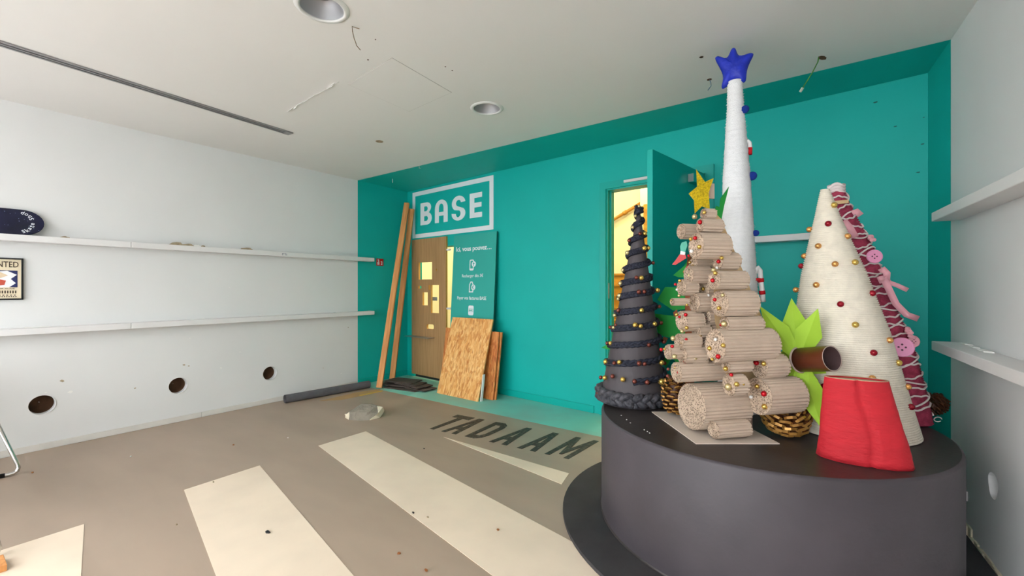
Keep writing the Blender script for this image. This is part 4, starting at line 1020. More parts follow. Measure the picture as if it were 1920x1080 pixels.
# ------------------------------------------------------------------ 2. corrugated cardboard roll tree
AX = Vector((CT * .978 - ST * .208, ST * .978 + CT * .208, 0))      # along the rolls
AN = Vector((-AX.y, AX.x, 0))                                       # away from the viewer
P0 = lf(.923, 2.0); P1 = lf(.8725, 2.15)
BT = .006
tB = empty('cardboard_tree', P0 + AN * .08 + Z * PZ, 'tree of rolled corrugated cardboard with red and gold beads', 'christmas tree')
bc = [onz(1222, 773, PZ), onz(1305, 833, PZ), onz(1462, 833, PZ)]; bc.append(bc[0] + bc[2] - bc[1])
gb = MB().plate([(p.x, p.y) for p in bc], [], (0, 0, PZ + .004), X, Y, .0038).build('ground_board', 'board_card', tB, fixn=True)
def roll(u, v, rpx, u_end, layer, squash=1.0, ring=True, name='cardboard_roll', zclamp=True, dn=0.0):
    pp = (P0 if layer == 0 else P1) + AN * dn
    c = onp(u, v, pp, AN); ce_ = onp(u_end - .25 * rpx, v, pp, AN)
    depth = (c - C0).dot(Vector((-ST, CT, 0)))
    R_ = rpx / FPX * depth; L_ = max(.03, (ce_ - c).dot(AX))
    if zclamp and c.z - R_ * squash < PZ + BT: c.z = PZ + BT + R_ * squash
    nfl = max(10, int(2 * math.pi * R_ / .0165)); seg = nfl * 6
    mb = MB(); amp = .0032; vs = []; sd = random.random() * 6
    for j, xx in enumerate((0, L_)):
        for k in range(seg):
            a_ = 2 * math.pi * k / seg; rr = R_ - amp + amp * math.cos(a_ * nfl) * (1 if k % 1 == 0 else 1) + .03 * R_ * math.sin(2 * a_ + sd)
            vs.append(c + AX * (xx + (0 if j == 0 else .004 * math.sin(a_ * 3 + sd))) + AN * (rr * math.cos(a_)) + Z * (rr * math.sin(a_) * squash))
    fs = [(k, (k + 1) % seg, seg + (k + 1) % seg, seg + k) for k in range(seg)]
    mb.add(vs, fs, 0, True)
    # spiral-wound end: stepped rings
    for side, x0 in ((0, 0.0), (1, L_)):
        rings = 7; prev = [len(mb.v) - 2 * seg + k + side * seg for k in range(seg)] if False else None
        vs2 = []; sg = 40
        for i in range(rings * 2):
            fr = 1 - (i // 2 + (i % 2) * .5) / rings
            dz_ = (0.0 if i % 2 == 0 else .004) * (1 if side == 0 else -1)
            for k in range(sg):
                a_ = 2 * math.pi * k / sg
                rr = max(.001, (R_ - .002) * fr + .03 * R_ * fr * math.sin(2 * a_ + sd))
                vs2.append(c + AX * (x0 + dz_) + AN * (rr * math.cos(a_)) + Z * (rr * math.sin(a_) * squash))
        fs2 = []
        for i in range(rings * 2 - 1):
            for k in range(sg): fs2.append((i * sg + k, i * sg + (k + 1) % sg, (i + 1) * sg + (k + 1) % sg, (i + 1) * sg + k))
        fs2.append(tuple((rings * 2 - 1) * sg + k for k in range(sg)))
        mb.add(vs2, fs2, 1, False)
    ob = mb.build(name, ['cardboard', 'corrugated_end'], tB, fixn=False)
    return c, R_
random.seed(14)
front = [(1319, 401, 10, 1341), (1312, 423, 12.5, 1354), (1305, 461, 23, 1364), (1346, 489, 15.5, 1384), (1339, 525, 17.5, 1398), (1349, 569, 24, 1414), (1358, 608, 14, 1428), (1341, 648, 29, 1450), (1361, 687, 12, 1408), (1424, 687, 21, 1471), (1421, 743, 33, 1497), (1367, 722, 19, 1397)]
backl = [(1277, 434, 15, 1318), (1300, 495, 13, 1336), (1291, 515, 17, 1332), (1278, 539, 16, 1306), (1260, 566, 7.5, 1292), (1318, 539, 21, 1352), (1302, 567, 18, 1345), (1278, 602, 20, 1316), (1323, 595, 16, 1352), (1326, 620, 17, 1350), (1273, 641, 16, 1312), (1252, 660, 14, 1292), (1278, 664, 18, 1322), (1312, 650, 19, 1345), (1268, 698, 19, 1358), (1328, 672, 22, 1358), (1294, 674, 12, 1325), (1325, 500, 14, 1345), (1305, 620, 15, 1330)]
for f_ in front: roll(f_[0], f_[1], f_[2] * 1.07, f_[3], 0)
for i, f_ in enumerate(backl): roll(*f_, 1, dn=(.0 if i % 2 else -.02))
roll(1296, 762, 44, 1392, 1)
roll(1338, 806, 19, 1403, 0, .85, dn=.03)
# upright trunk roll
tp = onp(1400, 790, P0 + AN * .14, AN); b = MB(); tp.z = PZ + BT
nf = 20
b.lathe([(.026, 0), (.026, .2)], tp, 24); b.build('trunk_roll', 'cardboard', tB)
# triangular backing board that the front rolls are glued to
PB = P0 + AN * .088
tri = [onp(u, v, PB, AN) for u, v in ((1333, 392), (1352, 410), (1492, 745), (1370, 745), (1340, 600))]
MB().plate([((p - PB).dot(AX), p.z) for p in tri][::-1], [], PB, AX, Z, -.008).build('backing_board', 'tan_board', tB, fixn=True)
# gold glitter star
stp = [(1305, 317), (1322, 341), (1338, 334), (1329, 361), (1331, 392), (1316, 387), (1302.5, 400), (1301, 375), (1291, 363), (1307, 350)]
sN = lf(-.42, -.9).normalized(); 
Ps = dep(1316, 360, 2.0); sE = Vector((-sN.y, sN.x, 0)); 
pp = [onp(u, v, Ps, sN) for u, v in stp]
q = [((p - Ps).dot(sE), (p - Ps).dot(Z)) for p in pp]
if sE.dot(AX) < 0: pass
MB().plate(q, [], Ps, sE, Z, .008, 0, 1).build('glitter_star', ['glitter_gold', 'cardboard'], tB, fixn=True)
MB().obox(dep(1329, 372, 2.03), AX * .03, AN * .01, Z * .07).build('star_support', 'cardboard', tB, fixn=True)
# beads: crop coordinates measured on the photograph's rolls
bd3 = [('g', 458, 502, 1), ('p', 355, 548, 1.5), ('r', 412, 606, 1.2), ('g', 212, 692, .9), ('r', 183, 718, .9), ('g', 312, 785, 1.05), ('r', 360, 775, 1.1), ('g', 405, 868, 1.15), ('w', 322, 915, 1), ('r', 292, 962, .8)]
bd4 = [('g', 665, 20, 1.05), ('r', 633, 57, 1.1), ('g', 342, 65, .85), ('r', 323, 112, 1.05), ('g', 370, 103, .95), ('g', 290, 160, 1.05), ('p', 345, 193, 1.3), ('r', 328, 245, 1.05), ('g', 240, 250, .95), ('r', 196, 287, .8), ('w', 212, 340, .7), ('w', 420, 180, .8), ('p', 582, 142, 1.2), ('w', 617, 120, .8), ('g', 600, 173, 1.15), ('r', 573, 247, 1.15), ('g', 477, 333, 1.15), ('r', 460, 396, 1.05), ('w', 530, 398, .8), ('p', 233, 402, .9), ('g', 165, 450, 1.05), ('g', 363, 475, 1.05), ('r', 595, 442, 1.05), ('p', 675, 396, 1.05), ('g', 636, 528, 1.15), ('g', 312, 495, .7), ('p', 460, 560, 1.6), ('g', 537, 565, 1.0), ('r', 300, 595, 1.1), ('g', 208, 593, 1.0), ('r', 236, 617, .8), ('r', 520, 634, 1.15), ('p', 690, 687, 1.7), ('r', 660, 697, .9), ('p', 550, 737, 1.7), ('g', 310, 727, 1.1), ('p', 265, 762, 1.1), ('g', 448, 803, 1.1), ('p', 172, 834, 1.4), ('r', 302, 845, 1.05), ('g', 267, 880, 1.0), ('g', 205, 898, .9), ('w', 603, 845, .9), ('r', 165, 915, 1.0), ('g', 680, 905, 1.2), ('p', 443, 935, 1.5), ('g', 542, 935, 1.25), ('r', 53, 947, 1.0), ('g', 85, 942, .8), ('r', 443, 1000, 1.1), ('p', 188, 1018, 1.4), ('r', 628, 1018, 1.3), ('p', 393, 1037, 1.4), ('g', 570, 1045, .9), ('r', 290, 1072, .9)]
bd5 = [('r', 1015, 163, 1.45), ('g', 1090, 172, 1.35), ('g', 706, 222, 1.35), ('r', 763, 285, 1.0), ('g', 200, 213, 1.0), ('r', 232, 260, 1.1), ('g', 817, 380, 1.35), ('p', 733, 408, 1.9), ('g', 1022, 402, 1.3), ('r', 1092, 477, 1.5), ('w', 962, 510, 1.0), ('g', 1098, 607, 1.5), ('b', 123, 228, .9), ('b', 117, 297, .9), ('w', 207, 325, .7), ('g', 885, 380, .8)]
rolls_front = []
def bead_card(k_, u, v, s_):
    # sit the bead on whichever roll end shows there
    best = None
    for lst, lay in ((front, 0), (backl, 1)):
        for (ru, rv, rp, ue) in lst:
            d_ = math.hypot((u - ru) / .62, v - rv)
            if d_ < rp * 1.12: 
                p = onp(ru, rv, P0 if lay == 0 else P1, AN); pos = onp(u, v, p - AX * .004, AX)
                dist = (pos - C0).length
                if best is None or lay < best[0] or (lay == best[0] and dist < best[1]): best = (lay, dist, pos)
    if best is None: pos = onp(u, v, P1 - AN * .05, AN) if u < 1335 else onp(u, v, P0 - AN * .04, AN)
    else: pos = best[2]
    inst('bead', BEAD[k_], pos, tB, .0086 * s_)
for k_, x_, y_, s_ in bd3: bead_card(k_, 1240 + x_ * .176, 310 + y_ * .176, s_)
for k_, x_, y_, s_ in bd4: bead_card(k_, 1230 + x_ * .1852, 480 + y_ * .1852, s_)
for k_, x_, y_, s_ in bd5: bead_card(k_, 1230 + x_ * .1852, 650 + y_ * .1852, s_)

# ------------------------------------------------------------------ 3. tall white yarn tree with blue star
fT = 2.55
c3b = lf((1388 - 960) / FPX * fT, fT); c3t = lf((1378 - 960) / FPX * fT, fT)
z3t = CAMZ + (540 - 152) / FPX * fT
cen3 = lambda z: c3b.lerp(c3t, max(0, min(1, (z - PZ) / (z3t - PZ))))
rad3 = lin_([(PZ, .118), (1.0, .112), (1.3, .100), (1.5, .092), (1.734, .081), (1.95, .0715), (2.075, .062), (2.353, .0445), (z3t - .05, .042), (z3t - .015, .04), (z3t, .03)])
tC = empty('yarn_tree', c3b + Z * PZ, 'very tall white yarn tree topped with a blue star', 'christmas tree')
random.seed(44); prof = []; z = PZ + .004; i = 0
while z < z3t:
    c = cen3(z) - c3b; rr = rad3(z)
    big = .3 + .7 * (z - PZ) / (z3t - PZ)
    st = .0085 if z < 2.2 else .016
    prof.append((rr - .0035, z, c.x, c.y)); prof.append((rr + .001 + random.uniform(-.001, .002), z + st * .5, c.x, c.y)); z += st
b = MB(); b.lathe(prof, (c3b.x, c3b.y, 0), 40); b.build('yarn_winding', 'yarn_white', tC)
# loose fibres round the outline (fuzz)
random.seed(45); b = MB()
for k in range(420):
    z = random.uniform(1.15, z3t); a_ = random.uniform(0, 6.283); c = cen3(z); rr = rad3(z); e1 = Vector((math.cos(a_), math.sin(a_), 0)); tg = Vector((-e1.y, e1.x, 0))
    p = Vector((c.x, c.y, z)) + e1 * (rr - .003); ln_ = random.uniform(.008, .02)
    q = p + e1 * ln_ * .6 + tg * ln_ * random.uniform(-1, 1) + Z * random.uniform(-.008, .008)
    b.tube([p, (p + q) / 2 + e1 * .003, q], .0005, 3)
ff = b.build('loose_fibre', 'yarn_white', tC, kind='stuff')
# star
st_px = [(1375, 90), (1385, 108), (1412, 101), (1399, 128), (1396, 154), (1376, 149), (1355, 166), (1358, 140), (1342, 108), (1364, 112)]
sN2 = lf(-.5, -.86).normalized(); Ps2 = dep(1378, 128, fT); sE2 = Vector((-sN2.y, sN2.x, 0))
pts = [onp(u, v, Ps2, sN2) for u, v in st_px]
cc = sum(pts, Vector()) / 10
pts = [cc + (p - cc) * (1.06 if k % 2 == 0 else 1.12) for k, p in enumerate(pts)]
out = []
for k in range(10):
    p, q, o0 = pts[k], pts[(k + 1) % 10], pts[k - 1]
    if k % 2 == 0:
        t1 = (p - cc).normalized(); s1 = t1.cross(sN2).normalized() * .013
        if (p + s1 - q).length > (p - s1 - q).length: s1 = -s1
        out += [p - s1 - t1 * .010, p, p + s1 - t1 * .010, p.lerp(q, .6)]
    else: out += [p, p.lerp(q, .4)]
n = len(out); b = MB()
def inner(p, k, h): return cc.lerp(p, k) + sN2 * h
vs = [p + sN2 * .012 for p in out] + [p - sN2 * .012 for p in out] + [cc + sN2 * .036, cc - sN2 * .036] + [inner(p, .62, .032) for p in out] + [inner(p, .62, -.032) for p in out]
fs = []
for k in range(n):
    l = (k + 1) % n
    fs += [(k, n + k, n + l, l), (2 * n + 2 + k, k, l, 2 * n + 2 + l), (2 * n, 2 * n + 2 + k, 2 * n + 2 + l), (n + k, 3 * n + 2 + k, 3 * n + 2 + l, n + l), (2 * n + 1, 3 * n + 2 + l, 3 * n + 2 + k)]
b.add(vs, fs, 0, True); b.build('clay_star', 'blue_clay', tC, subsurf=1, fixn=True)
pom = bead_mesh('pompom', 'pom_blue', 1.0, 16, 10)
for u, v, s_ in ((1397, 205, .022), (1410.5, 330, .025), (1417, 437, .018)):
    p = surf(u, v, cen3, rad3, .008)
    inst('pompom', pom, p, tC, s_)
def cane(pts, nm):
    e = empty(nm, pts[0] - wloc(tC)); e.parent = tC
    return e
def candy(path, r):
    n = len(path); obj_ = MB().tube(path, r, 10).build('candy_cane', 'cane_white', tC)
    return obj_
pa = [(1401, 268), (1403, 270), (1404, 277), (1403.5, 290)]
path = [dep(u, v, fT - .02) for u, v in ((1399, 268), (1402, 264.5), (1405, 268), (1406, 277), (1405.5, 289))]
cn = candy(path, .0125)
MB().tube([dep(1406, 277, fT - .02), dep(1405.5, 290, fT - .02)], .0135, 10).build('stripe', 'cane_red', cn)
path = [dep(u, v, fT - .06) for u, v in ((1416, 512), (1417, 505), (1421, 502), (1425, 507), (1427, 530), (1430, 555), (1431, 566))]
cn = candy(path, .0135)
for (a_, c_) in (((1426, 522), (1427, 529)), ((1428.5, 545), (1429.5, 552))):
    MB().tube([dep(*a_, fT - .06), dep(*c_, fT - .06)], .0165, 10).build('stripe', 'cane_red', cn)
MB().tube([dep(1415, 525, fT - .065), dep(1427, 524, fT - .065)], .010, 8).build('bow', 'cane_red', cn)

# ------------------------------------------------------------------ 4. green slotted card tree behind
tG_l, tG_f = 1.10, 2.72
gO = lf(tG_l, tG_f)
tG = empty('green_card_tree', gO + Z * PZ, 'green paper tree mostly hidden behind the cardboard tree', 'christmas tree')
def gcard(dirpt, pix, m='green_card', name='card_branch', th=.004, plane_pt=None):
    p0_ = plane_pt or gO
    e = Vector((dirpt.x - gO.x, dirpt.y - gO.y, 0)).normalized(); n_ = e.cross(Z)
    if n_.dot(-gO) < 0: n_ = -n_; e = -e
    pts = [onp(u, v, p0_, n_) for u, v in pix]
    return MB().plate([((p - p0_).dot(e), p.z) for p in pts], [], p0_, e, Z, th).build(name, m, tG, fixn=True)
left_pt = lf(.66, 3.05)
gcard(left_pt, [(1300, 540), (1247, 538), (1232, 562), (1262, 582), (1285, 580), (1300, 575)])
gcard(left_pt, [(1300, 590), (1262, 592), (1228, 588), (1234, 628), (1262, 634), (1300, 640)])
gcard(left_pt, [(1300, 655), (1240, 672), (1248, 690), (1262, 668), (1270, 690), (1300, 700)])
gcard(left_pt, [(1200, 612), (1150, 640), (1127, 652), (1147, 657), (1200, 690)])
gcard(left_pt, [(1295, 478), (1283, 498), (1262, 516), (1272, 520), (1295, 520)])
rp_ = lf(1.19, 2.40)
gcard(lf(1.4, 2.70), [(1367, 349.5), (1351, 372), (1349, 388), (1343, 386), (1338, 398), (1330, 420), (1352, 416), (1358, 385)], plane_pt=lf(1.15, 2.40))
MB().lathe([(.03, PZ + .002), (.026, 1.3), (.012, 1.5)], (gO.x, gO.y, 0), 14).build('trunk', 'card_brown', tG)
MB().tube([gO + Z * 1.45, gO.lerp(lf(1.15, 2.44), .4) + Z * 1.56, dep(1343, 412, 2.415)], .004, 6).build('stem_wire', 'green_card', tG)
gcard(left_pt, [(1244, 631), (1252, 634), (1249, 642), (1241, 639)], 'card_brown', 'brown_scrap', plane_pt=gO - lf(0, .012))
gcard(left_pt, [(1262, 586), (1269, 580), (1272, 592), (1264, 594)], 'card_brown', 'brown_scrap', plane_pt=gO - lf(0, .012))
fg = gO - lf(0, .10)
gcard(left_pt, [(1278, 455), (1287, 452), (1289, 460), (1284, 474), (1276, 470), (1275, 462)], 'figure_mint', 'paper_figure', plane_pt=fg)
gcard(left_pt, [(1274, 477), (1284, 474), (1287, 484), (1274, 492), (1266, 497), (1260, 496), (1268, 486)], 'figure_red', 'paper_figure', plane_pt=fg)
gcard(left_pt, [(1276, 470), (1285, 473), (1284, 478), (1275, 477)], 'paper_white', 'paper_figure', plane_pt=fg - lf(0, .005))

# ------------------------------------------------------------------ 5. cream yarn cone
b5 = lf(1.706, 2.208); t5 = lf((1547 - 960) / FPX * 2.2, 2.2); z5 = CAMZ + (540 - 357) / FPX * 2.2
cen5 = lambda z: t5.lerp(b5, (1 - max(0, min(1, (z - PZ) / (z5 - PZ)))) ** 1.15)
fr5 = lin_([(0, .266), (.145, .240), (.41, .196), (.647, .134), (.888, .052), (.97, .028), (1, .018)])
rad5 = lambda z: fr5(max(0, min(1, (z - PZ) / (z5 - PZ))))
tD = empty('yarn_cone', b5 + Z * PZ, 'wide cream yarn cone dotted with red and gold pearls', 'christmas tree')
prof = []; z = PZ + .004
while z < z5:
    c = cen5(z) - b5; prof.append((rad5(z) - .0038, z, c.x, c.y)); prof.append((rad5(z) + .0012, z + .0025, c.x, c.y)); prof.append((rad5(z) + .0012, z + .0075, c.x, c.y)); z += .0100
b = MB(); b.lathe(prof, (b5.x, b5.y, 0), 56); b.build('yarn_winding', 'yarn_cream', tD)
for k_, x_, y_ in (('c', 322, 185), ('c', 228, 333), ('c', 365, 466), ('c', 476, 428), ('c', 481, 636), ('c', 307, 753), ('c', 612, 825), ('o', 256, 205), ('o', 287, 263), ('o', 390, 229), ('o', 346, 326), ('g', 416, 320), ('o', 280, 399), ('o', 205, 416), ('o', 238, 298), ('g', 417, 538), ('o', 537, 592), ('g', 568, 671), ('o', 476, 725), ('o', 600, 755), ('g', 343, 120)):
    p = surf(1380 + x_ * .537, 320 + y_ * .537, cen5, rad5, .006)
    inst('pearl', BEAD[k_], p, tD, .0145)

# ------------------------------------------------------------------ 6. pink wound tree leaning behind the cream cone
pk = []
for u_, v_, r_, f_ in ((1699, 788, .106, 2.33), (1692, 740, .100, 2.34), (1674, 651, .086, 2.36), (1641, 562, .072, 2.375), (1614, 473, .060, 2.39), (1574, 384, .046, 2.40), (1569, 366, .040, 2.40), (1568, 353, .026, 2.40)):
    p = dep(u_, v_, f_); pk.append((p.z, p, r_))
pk[0] = (PZ, Vector((pk[0][1].x, pk[0][1].y, PZ)), pk[0][2])
pk.sort(key=lambda q: q[0])
b6 = Vector((pk[0][1].x, pk[0][1].y, 0)); z6 = pk[-1][0]
cen6 = lambda z: Vector((lin_([(q[0], q[1].x) for q in pk])(z), lin_([(q[0], q[1].y) for q in pk])(z), 0))
rad6 = lin_([(q[0], q[2]) for q in pk])
tE = empty('pink_yarn_tree', b6 + Z * PZ, 'slanting dark pink yarn tree with white lace, bow and buttons', 'christmas tree')
prof = []; z = PZ + .004; random.seed(50)
while z < z6:
    c = cen6(z) - b6; prof.append((rad6(z) - .003, z, c.x, c.y)); prof.append((rad6(z) + .002 + random.uniform(-.001, .002), z + .006, c.x, c.y)); z += .012
b = MB(); b.lathe(prof, (b6.x, b6.y, 0), 32); b.build('yarn_winding', 'yarn_pink', tE)
mb = MB(); pts = []; N = 900
for i in range(N):
    f_ = i / N; zz = PZ + .05 + (z6 - PZ - .05) * f_ + .010 * math.sin(i * .37) + .003 * math.sin(i * 1.7); a_ = i * .16; c = cen6(zz); rr = rad6(zz) + .0055
    pts.append(Vector((c.x + rr * math.cos(a_), c.y + rr * math.sin(a_), zz)))
mb.tube(pts, .0048, 5)
pts = []
for i in range(N):
    f_ = i / N; zz = PZ + .07 + (z6 - PZ - .07) * f_ + .022 * math.sin(i * .13 + 1); a_ = i * .085 + 2; c = cen6(zz); rr = rad6(zz) + .0065
    pts.append(Vector((c.x + rr * math.cos(a_), c.y + rr * math.sin(a_), zz)))
mb.tube(pts, .0045, 5)
mb.build('lace_yarn', 'lace_white', tE)
tipc = Vector((cen6(z6).x, cen6(z6).y, z6))
b = MB()
for k in range(3): b.tube([tipc + Vector((.034 * math.cos(a_), .034 * math.sin(a_), -.02 + .016 * k + .006 * math.sin(3 * a_))) for a_ in [i * .3 for i in range(22)]], .009, 6)
b.build('tip_wrap', 'lace_white', tE)
def button(u, v, r, m='button_pink'):
    p = surf(u, v, cen6, rad6, .010); c = cen6(p.z); n_ = (Vector((p.x - c.x, p.y - c.y, 0)).normalized() * .55 + (C0 - p).normalized() * .6); n_.z = .1; n_.normalize()
    e1 = n_.orthogonal().normalized(); e2 = n_.cross(e1)
    bo = MB(); bo.lathe([(r * .78, 0), (r, .001), (r, .006), (r * .86, .0075), (r * .8, .0055)], p, 28, ax=(e1, e2, n_)); o_ = bo.build('button', m, tE, fixn=True)
    for sx_, sy_ in ((1, 1), (1, -1), (-1, 1), (-1, -1)):
        q = p + e1 * sx_ * r * .2 + e2 * sy_ * r * .2; MB().lathe([(r * .1, .0053), (r * .1, .0062)], q, 8, ax=(e1, e2, n_)).build('thread_hole', 'dark_hole', o_)
button(1691, 651, .05); button(1639, 481, .036); button(1712, 640, .03, 'ribbon_pink')
def flower(u, v, r):
    p = surf(u, v, cen6, rad6, .016); mb_ = MB()
    for k in range(6):
        a_ = k * 1.047; q = p + lf(math.cos(a_) * r * .55, -.004 * k, math.sin(a_) * r * .55)
        mb_.lathe([(max(1e-4, r * .5 * math.sin(math.pi * i / 6)), -r * .5 * math.cos(math.pi * i / 6)) for i in range(7)], q, 8, cap0=False, cap1=False)
    mb_.build('rosette', 'ribbon_pink', tE)
flower(1631, 447, .02); flower(1700, 620, .02); flower(1699, 617, .014)
def ribbon(pix, dd, wd, name='ribbon'):
    mb_ = MB(); pts = [dep(u, v, d_) for (u, v), d_ in zip(pix, dd)]
    vs = []; n = len(pts)
    for i, p in enumerate(pts):
        t_ = (pts[min(i + 1, n - 1)] - pts[max(i - 1, 0)]).normalized(); s_ = t_.cross((C0 - p).normalized()).normalized()
        vs += [p - s_ * wd / 2, p + s_ * wd / 2 + (C0 - p).normalized() * .004]
    mb_.add(vs, [(2 * i, 2 * i + 1, 2 * i + 3, 2 * i + 2) for i in range(n - 1)], 0, True)
    o_ = mb_.build(name, 'ribbon_pink', tE); s_ = o_.modifiers.new('solid', 'SOLIDIFY'); s_.thickness = .0016
ribbon([(1650, 510), (1657, 505), (1663, 512), (1662, 526), (1654, 528), (1650, 518)], [2.27, 2.26, 2.255, 2.26, 2.265, 2.27], .03, 'bow_loop')
ribbon([(1658, 520), (1668, 530), (1682, 535), (1693, 540), (1702, 544)], [2.26] * 5, .022)
ribbon([(1658, 524), (1668, 545), (1680, 570), (1700, 590), (1722, 598)], [2.26] * 5, .03)
ribbon([(1598, 400), (1606, 396), (1614, 404)], [2.33, 2.32, 2.32], .03)
ribbon([(1580, 415), (1592, 428), (1602, 446)], [2.31, 2.30, 2.30], .04)
ribbon([(1703, 628), (1712, 632), (1718, 634)], [2.26] * 3, .018)
inst('clothespin', (lambda: (MB().bx(-.03, .03, -.006, .006, -.009, .009).build('clothespin_shape', 'tan_board').data))(), surf(1578, 382, cen6, rad6, .012), tE)
tmp = bpy.data.objects.get('clothespin_shape')
if tmp: bpy.data.objects.remove(tmp)
lp = surf(1752, 790, cen6, rad6, .004, t1=3.2); 
b = MB(); b.tube([lp + lf(.018 + .02 * math.cos(a_), 0, .012 * math.sin(a_) + .01) for a_ in [i * .5 for i in range(12)]], .0025, 5); b.build('loose_thread', 'lace_white', tE)

# ------------------------------------------------------------------ 7. lime paper plant with brown tube
r0_ = dep(1499, 675, 2.08); r1_ = dep(1560, 672, 1.93)
tL = empty('paper_palm', Vector((r0_.x, r0_.y, PZ)), 'brown paper tube with lime green paper leaves, lying tipped over', 'paper palm')
d = (r1_ - r0_).normalized()
e1 = d.cross(Z).normalized(); e2 = e1.cross(d)
LL = (r1_ - r0_).length; RT = .056
b = MB(); b.lathe([(RT, 0), (RT, LL)], r0_, 36, ax=(e1, e2, d), cap0=True, cap1=False, mi=0)
b.lathe([(RT - .004, LL), (RT - .004, .02)], r0_, 36, ax=(e1, e2, d), cap0=False, cap1=True, mi=1)
b.lathe([(RT, LL), (RT + .0005, LL + .0015), (RT - .004, LL)], r0_, 36, ax=(e1, e2, d), cap0=False, cap1=False, mi=2)
b.build('paper_tube', ['tube_brown', 'tube_inner', 'tube_rim'], tL)
b = MB(); b.lathe([(RT + .001, -.004), (RT + .006, .002), (RT + .001, .008)], r0_, 36, ax=(e1, e2, d), cap0=False, cap1=False); b.build('glue_collar', 'tube_rim', tL)
def leaf(tu, tv, wd, dtip, fold=.012):
    tip_ = dep(tu, tv, dtip); base = r0_ - d * .004; ax_ = (tip_ - base); L_ = ax_.length; ax_.normalize()
    base = base + ax_ * .03; side_ = ax_.cross((C0 - base).normalized()).normalized(); nn = side_.cross(ax_).normalized()
    if nn.dot(C0 - base) < 0: nn = -nn
    L_ -= .03; mid = base + ax_ * L_ * .45
    vs = [base - side_ * wd * .25, base + side_ * wd * .25, mid - side_ * wd / 2 - nn * fold, mid + nn * fold * .4, mid + side_ * wd / 2 - nn * fold, base + ax_ * L_, base + nn * .004]
    mb_ = MB(); mb_.add(vs, [(0, 6, 3, 2), (6, 1, 4, 3), (2, 3, 5), (3, 4, 5)])
    o_ = mb_.build('paper_leaf', 'lime_card', tL, fixn=True); s_ = o_.modifiers.new('solid', 'SOLIDIFY'); s_.thickness = .002
for tu, tv, wd, dt_ in ((1424, 573, .10, 2.14), (1484, 559, .125, 2.13), (1534, 578, .11, 2.02), (1544, 808, .115, 2.02), (1550, 700, .08, 2.06), (1480, 803, .07, 2.12), (1456, 794, .07, 2.14), (1452, 668, .09, 2.17), (1462, 735, .09, 2.16), (1543, 757, .06, 2.06)):
    leaf(tu, tv, wd, dt_)

# ------------------------------------------------------------------ 8. pine cones
def pinecone(c, R_, Hh, label, ax_z, gold=True, n=90, seed=1):
    random.seed(seed)
    t_ = empty('pine_cone', c, label, 'pine cone', 'pine cones on the pedestal')
    ez = ax_z.normalized(); ex = ez.orthogonal().normalized(); ey = ez.cross(ex)
    ctr = c + Z * max(R_, Hh / 2) * 1.02 if abs(ez.z) < .7 else c + Z * Hh * .52
    b = MB(); b.lathe([(max(.002, R_ * .62 * math.sin(math.pi * i / 8)), Hh * .48 * -math.cos(math.pi * i / 8)) for i in range(9)], ctr, 16, ax=(ex, ey, ez)); b.build('core', 'pine_brown', t_)
    for k in range(n):
        f_ = (k + .5) / n; lat_ = math.acos(1 - 2 * (.04 + .92 * f_)); a_ = k * 2.39996
        rad_ = math.sin(lat_); hz = -math.cos(lat_)
        out = (ex * math.cos(a_) + ey * math.sin(a_)); nrm = (out * rad_ + ez * (hz * .7 + .15)).normalized()
        p0_ = ctr + out * (R_ * .5 * rad_) + ez * (Hh * .44 * hz); p1_ = ctr + out * (R_ * rad_) + ez * (Hh * .5 * hz)
        if p1_.z < c.z + .004: p1_.z = c.z + .004
        tg = nrm.cross(ez).normalized(); w_ = R_ * .24 * (.5 + .5 * rad_); upv = tg.cross(nrm).normalized(); th = R_ * .06
        w_ *= 1.35; dirn = (nrm + ez * .35 + Vector((random.uniform(-.2, .2), random.uniform(-.2, .2), random.uniform(-.15, .15)))).normalized()
        upv = tg.cross(dirn).normalized(); ln_ = R_ * random.uniform(.16, .26); pm = p1_ - dirn * R_ * .10
        arcp = [pm + tg * w_ * math.sin(math.radians(q)) + dirn * ln_ * math.cos(math.radians(q)) for q in (-90, -50, 0, 50, 90)]
        for q in arcp: q.z = max(q.z, c.z + .004 + th)
        base_ = [p0_ + tg * w_ * .4, p0_ - tg * w_ * .4]
        ring = arcp + base_; kk = len(ring); mb_ = MB()
        mb_.add([q + upv * th for q in ring] + [q - upv * th for q in ring], [tuple(range(kk)), tuple(range(2 * kk - 1, kk - 1, -1))], 0)
        n0 = len(mb_.v) - 2 * kk
        for q in range(kk):
            mb_.f.append([n0 + q, n0 + kk + q, n0 + kk + (q + 1) % kk, n0 + (q + 1) % kk]); mb_.m.append(1 if q < 4 else 0); mb_.s.append(False)
        cmid = sum(arcp, Vector()) / 5
        mb_.add([q.lerp(cmid, .42) + upv * (th + .0012) for q in arcp] + [q.lerp(cmid, .42) - upv * (th + .0012) for q in arcp], [(0, 1, 2, 3, 4), (9, 8, 7, 6, 5)], 1)
        mb_.build('scale', ['pine_brown', 'pine_gold' if gold else 'pine_brown'], t_, fixn=True)
    return t_
pinecone(onz(1468, 806, PZ + .0) , .115, .22, 'gold tipped pine cone under the lime leaves', lf(-.3, .2, .9), True, 110, 3) if False else None
pc = lf((1473 - 960) / FPX * 2.13, 2.13, PZ + .006)
pinecone(pc, .10, .145, 'gold tipped pine cone lying under the lime leaves', lf(-.2, -.35, .9), True, 70, 3)
pinecone(lf((1266 - 960) / FPX * 2.42, 2.42, PZ + .004), .07, .22, 'gold painted pine cone between the black cone and cardboard tree', Z, True, 64, 4)
pinecone(lf((1752 - 960) / FPX * 2.42, 2.42, PZ + .002), .055, .13, 'dark brown pine cone behind the foot of the pink tree', lf(.6, -.2, .5), False, 60, 5)

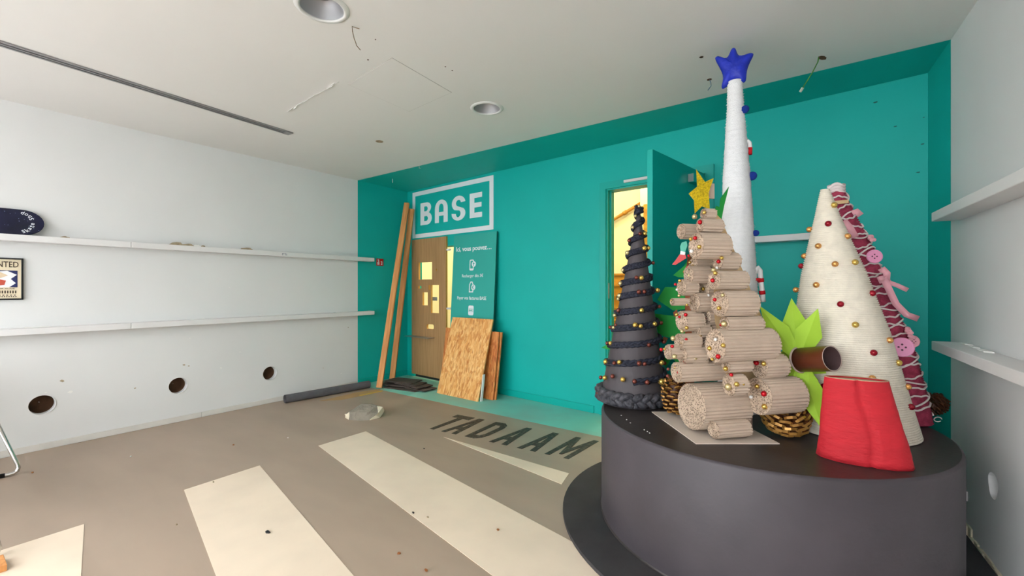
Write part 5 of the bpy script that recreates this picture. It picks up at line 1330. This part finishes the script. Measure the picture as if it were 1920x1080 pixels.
# ------------------------------------------------------------------ 9. red half pot
pL = onz(1531, 852, PZ); pRt = onz(1716, 880, PZ)
ctr = (pL + pRt) / 2; ex = (pRt - pL).normalized(); ey = Vector((-ex.y, ex.x, 0)); rb0 = (pRt - pL).length / 2
depth = (ctr - C0).dot(Vector((-ST, CT, 0)))
tlp = dep(1548, 713, depth + .03); trp = dep(1668, 713, depth - .045)
tzz = (tlp.z + trp.z) / 2; tcx = ((tlp + trp) / 2 - ctr).dot(ex); rt0 = (trp - tlp).dot(ex) / 2
rp_ = empty('red_pot', Vector((ctr.x, ctr.y, PZ)), 'red crepe covered half pot at the front of the pedestal', 'pot')
random.seed(60); b = MB(); seg = 64; vs = []; rows = 15
for j in range(rows):
    f_ = j / (rows - 1); z = PZ + .002 + (tzz - PZ) * f_
    for k in range(seg):
        a_ = 2 * math.pi * k / seg; rx_ = rb0 + (rt0 - rb0) * f_; ry_ = .075 + (.045 - .075) * f_
        wob = 1 + (.012 * math.sin(5 * a_ + f_ * 7) + .010 * math.sin(11 * a_ - f_ * 15) + .008 * random.uniform(-1, 1)) * (1 - .6 * f_)
        fold = -.013 if 0.0 < ((a_ - (4.74 + .10 * math.sin(f_ * 5))) % 6.283) < .13 else 0
        vs.append(ctr + ex * (tcx * f_ + (rx_ * wob) * math.cos(a_)) + ey * ((ry_ * wob + fold) * math.sin(a_)) + Z * (z - ctr.z))
fs = [(j * seg + k, j * seg + (k + 1) % seg, (j + 1) * seg + (k + 1) % seg, (j + 1) * seg + k) for j in range(rows - 1) for k in range(seg)]
fs.append(tuple(range(seg))[::-1])
b.add(vs, fs, 0, True); b.build('crepe_cover', 'red_crepe', rp_)
b = MB(); b.add([p - Z * .006 for p in vs[-seg:]], [tuple(range(seg))]); b.build('card_top', 'cardboard_inner', rp_)
b = MB(); b.add([p for p in vs[-seg:]] + [p + Z * .003 for p in vs[-seg:]], [(k, (k + 1) % seg, seg + (k + 1) % seg, seg + k) for k in range(seg)]); o_ = b.build('card_rim', 'cardboard_inner', rp_); s_ = o_.modifiers.new('solid', 'SOLIDIFY'); s_.thickness = .003
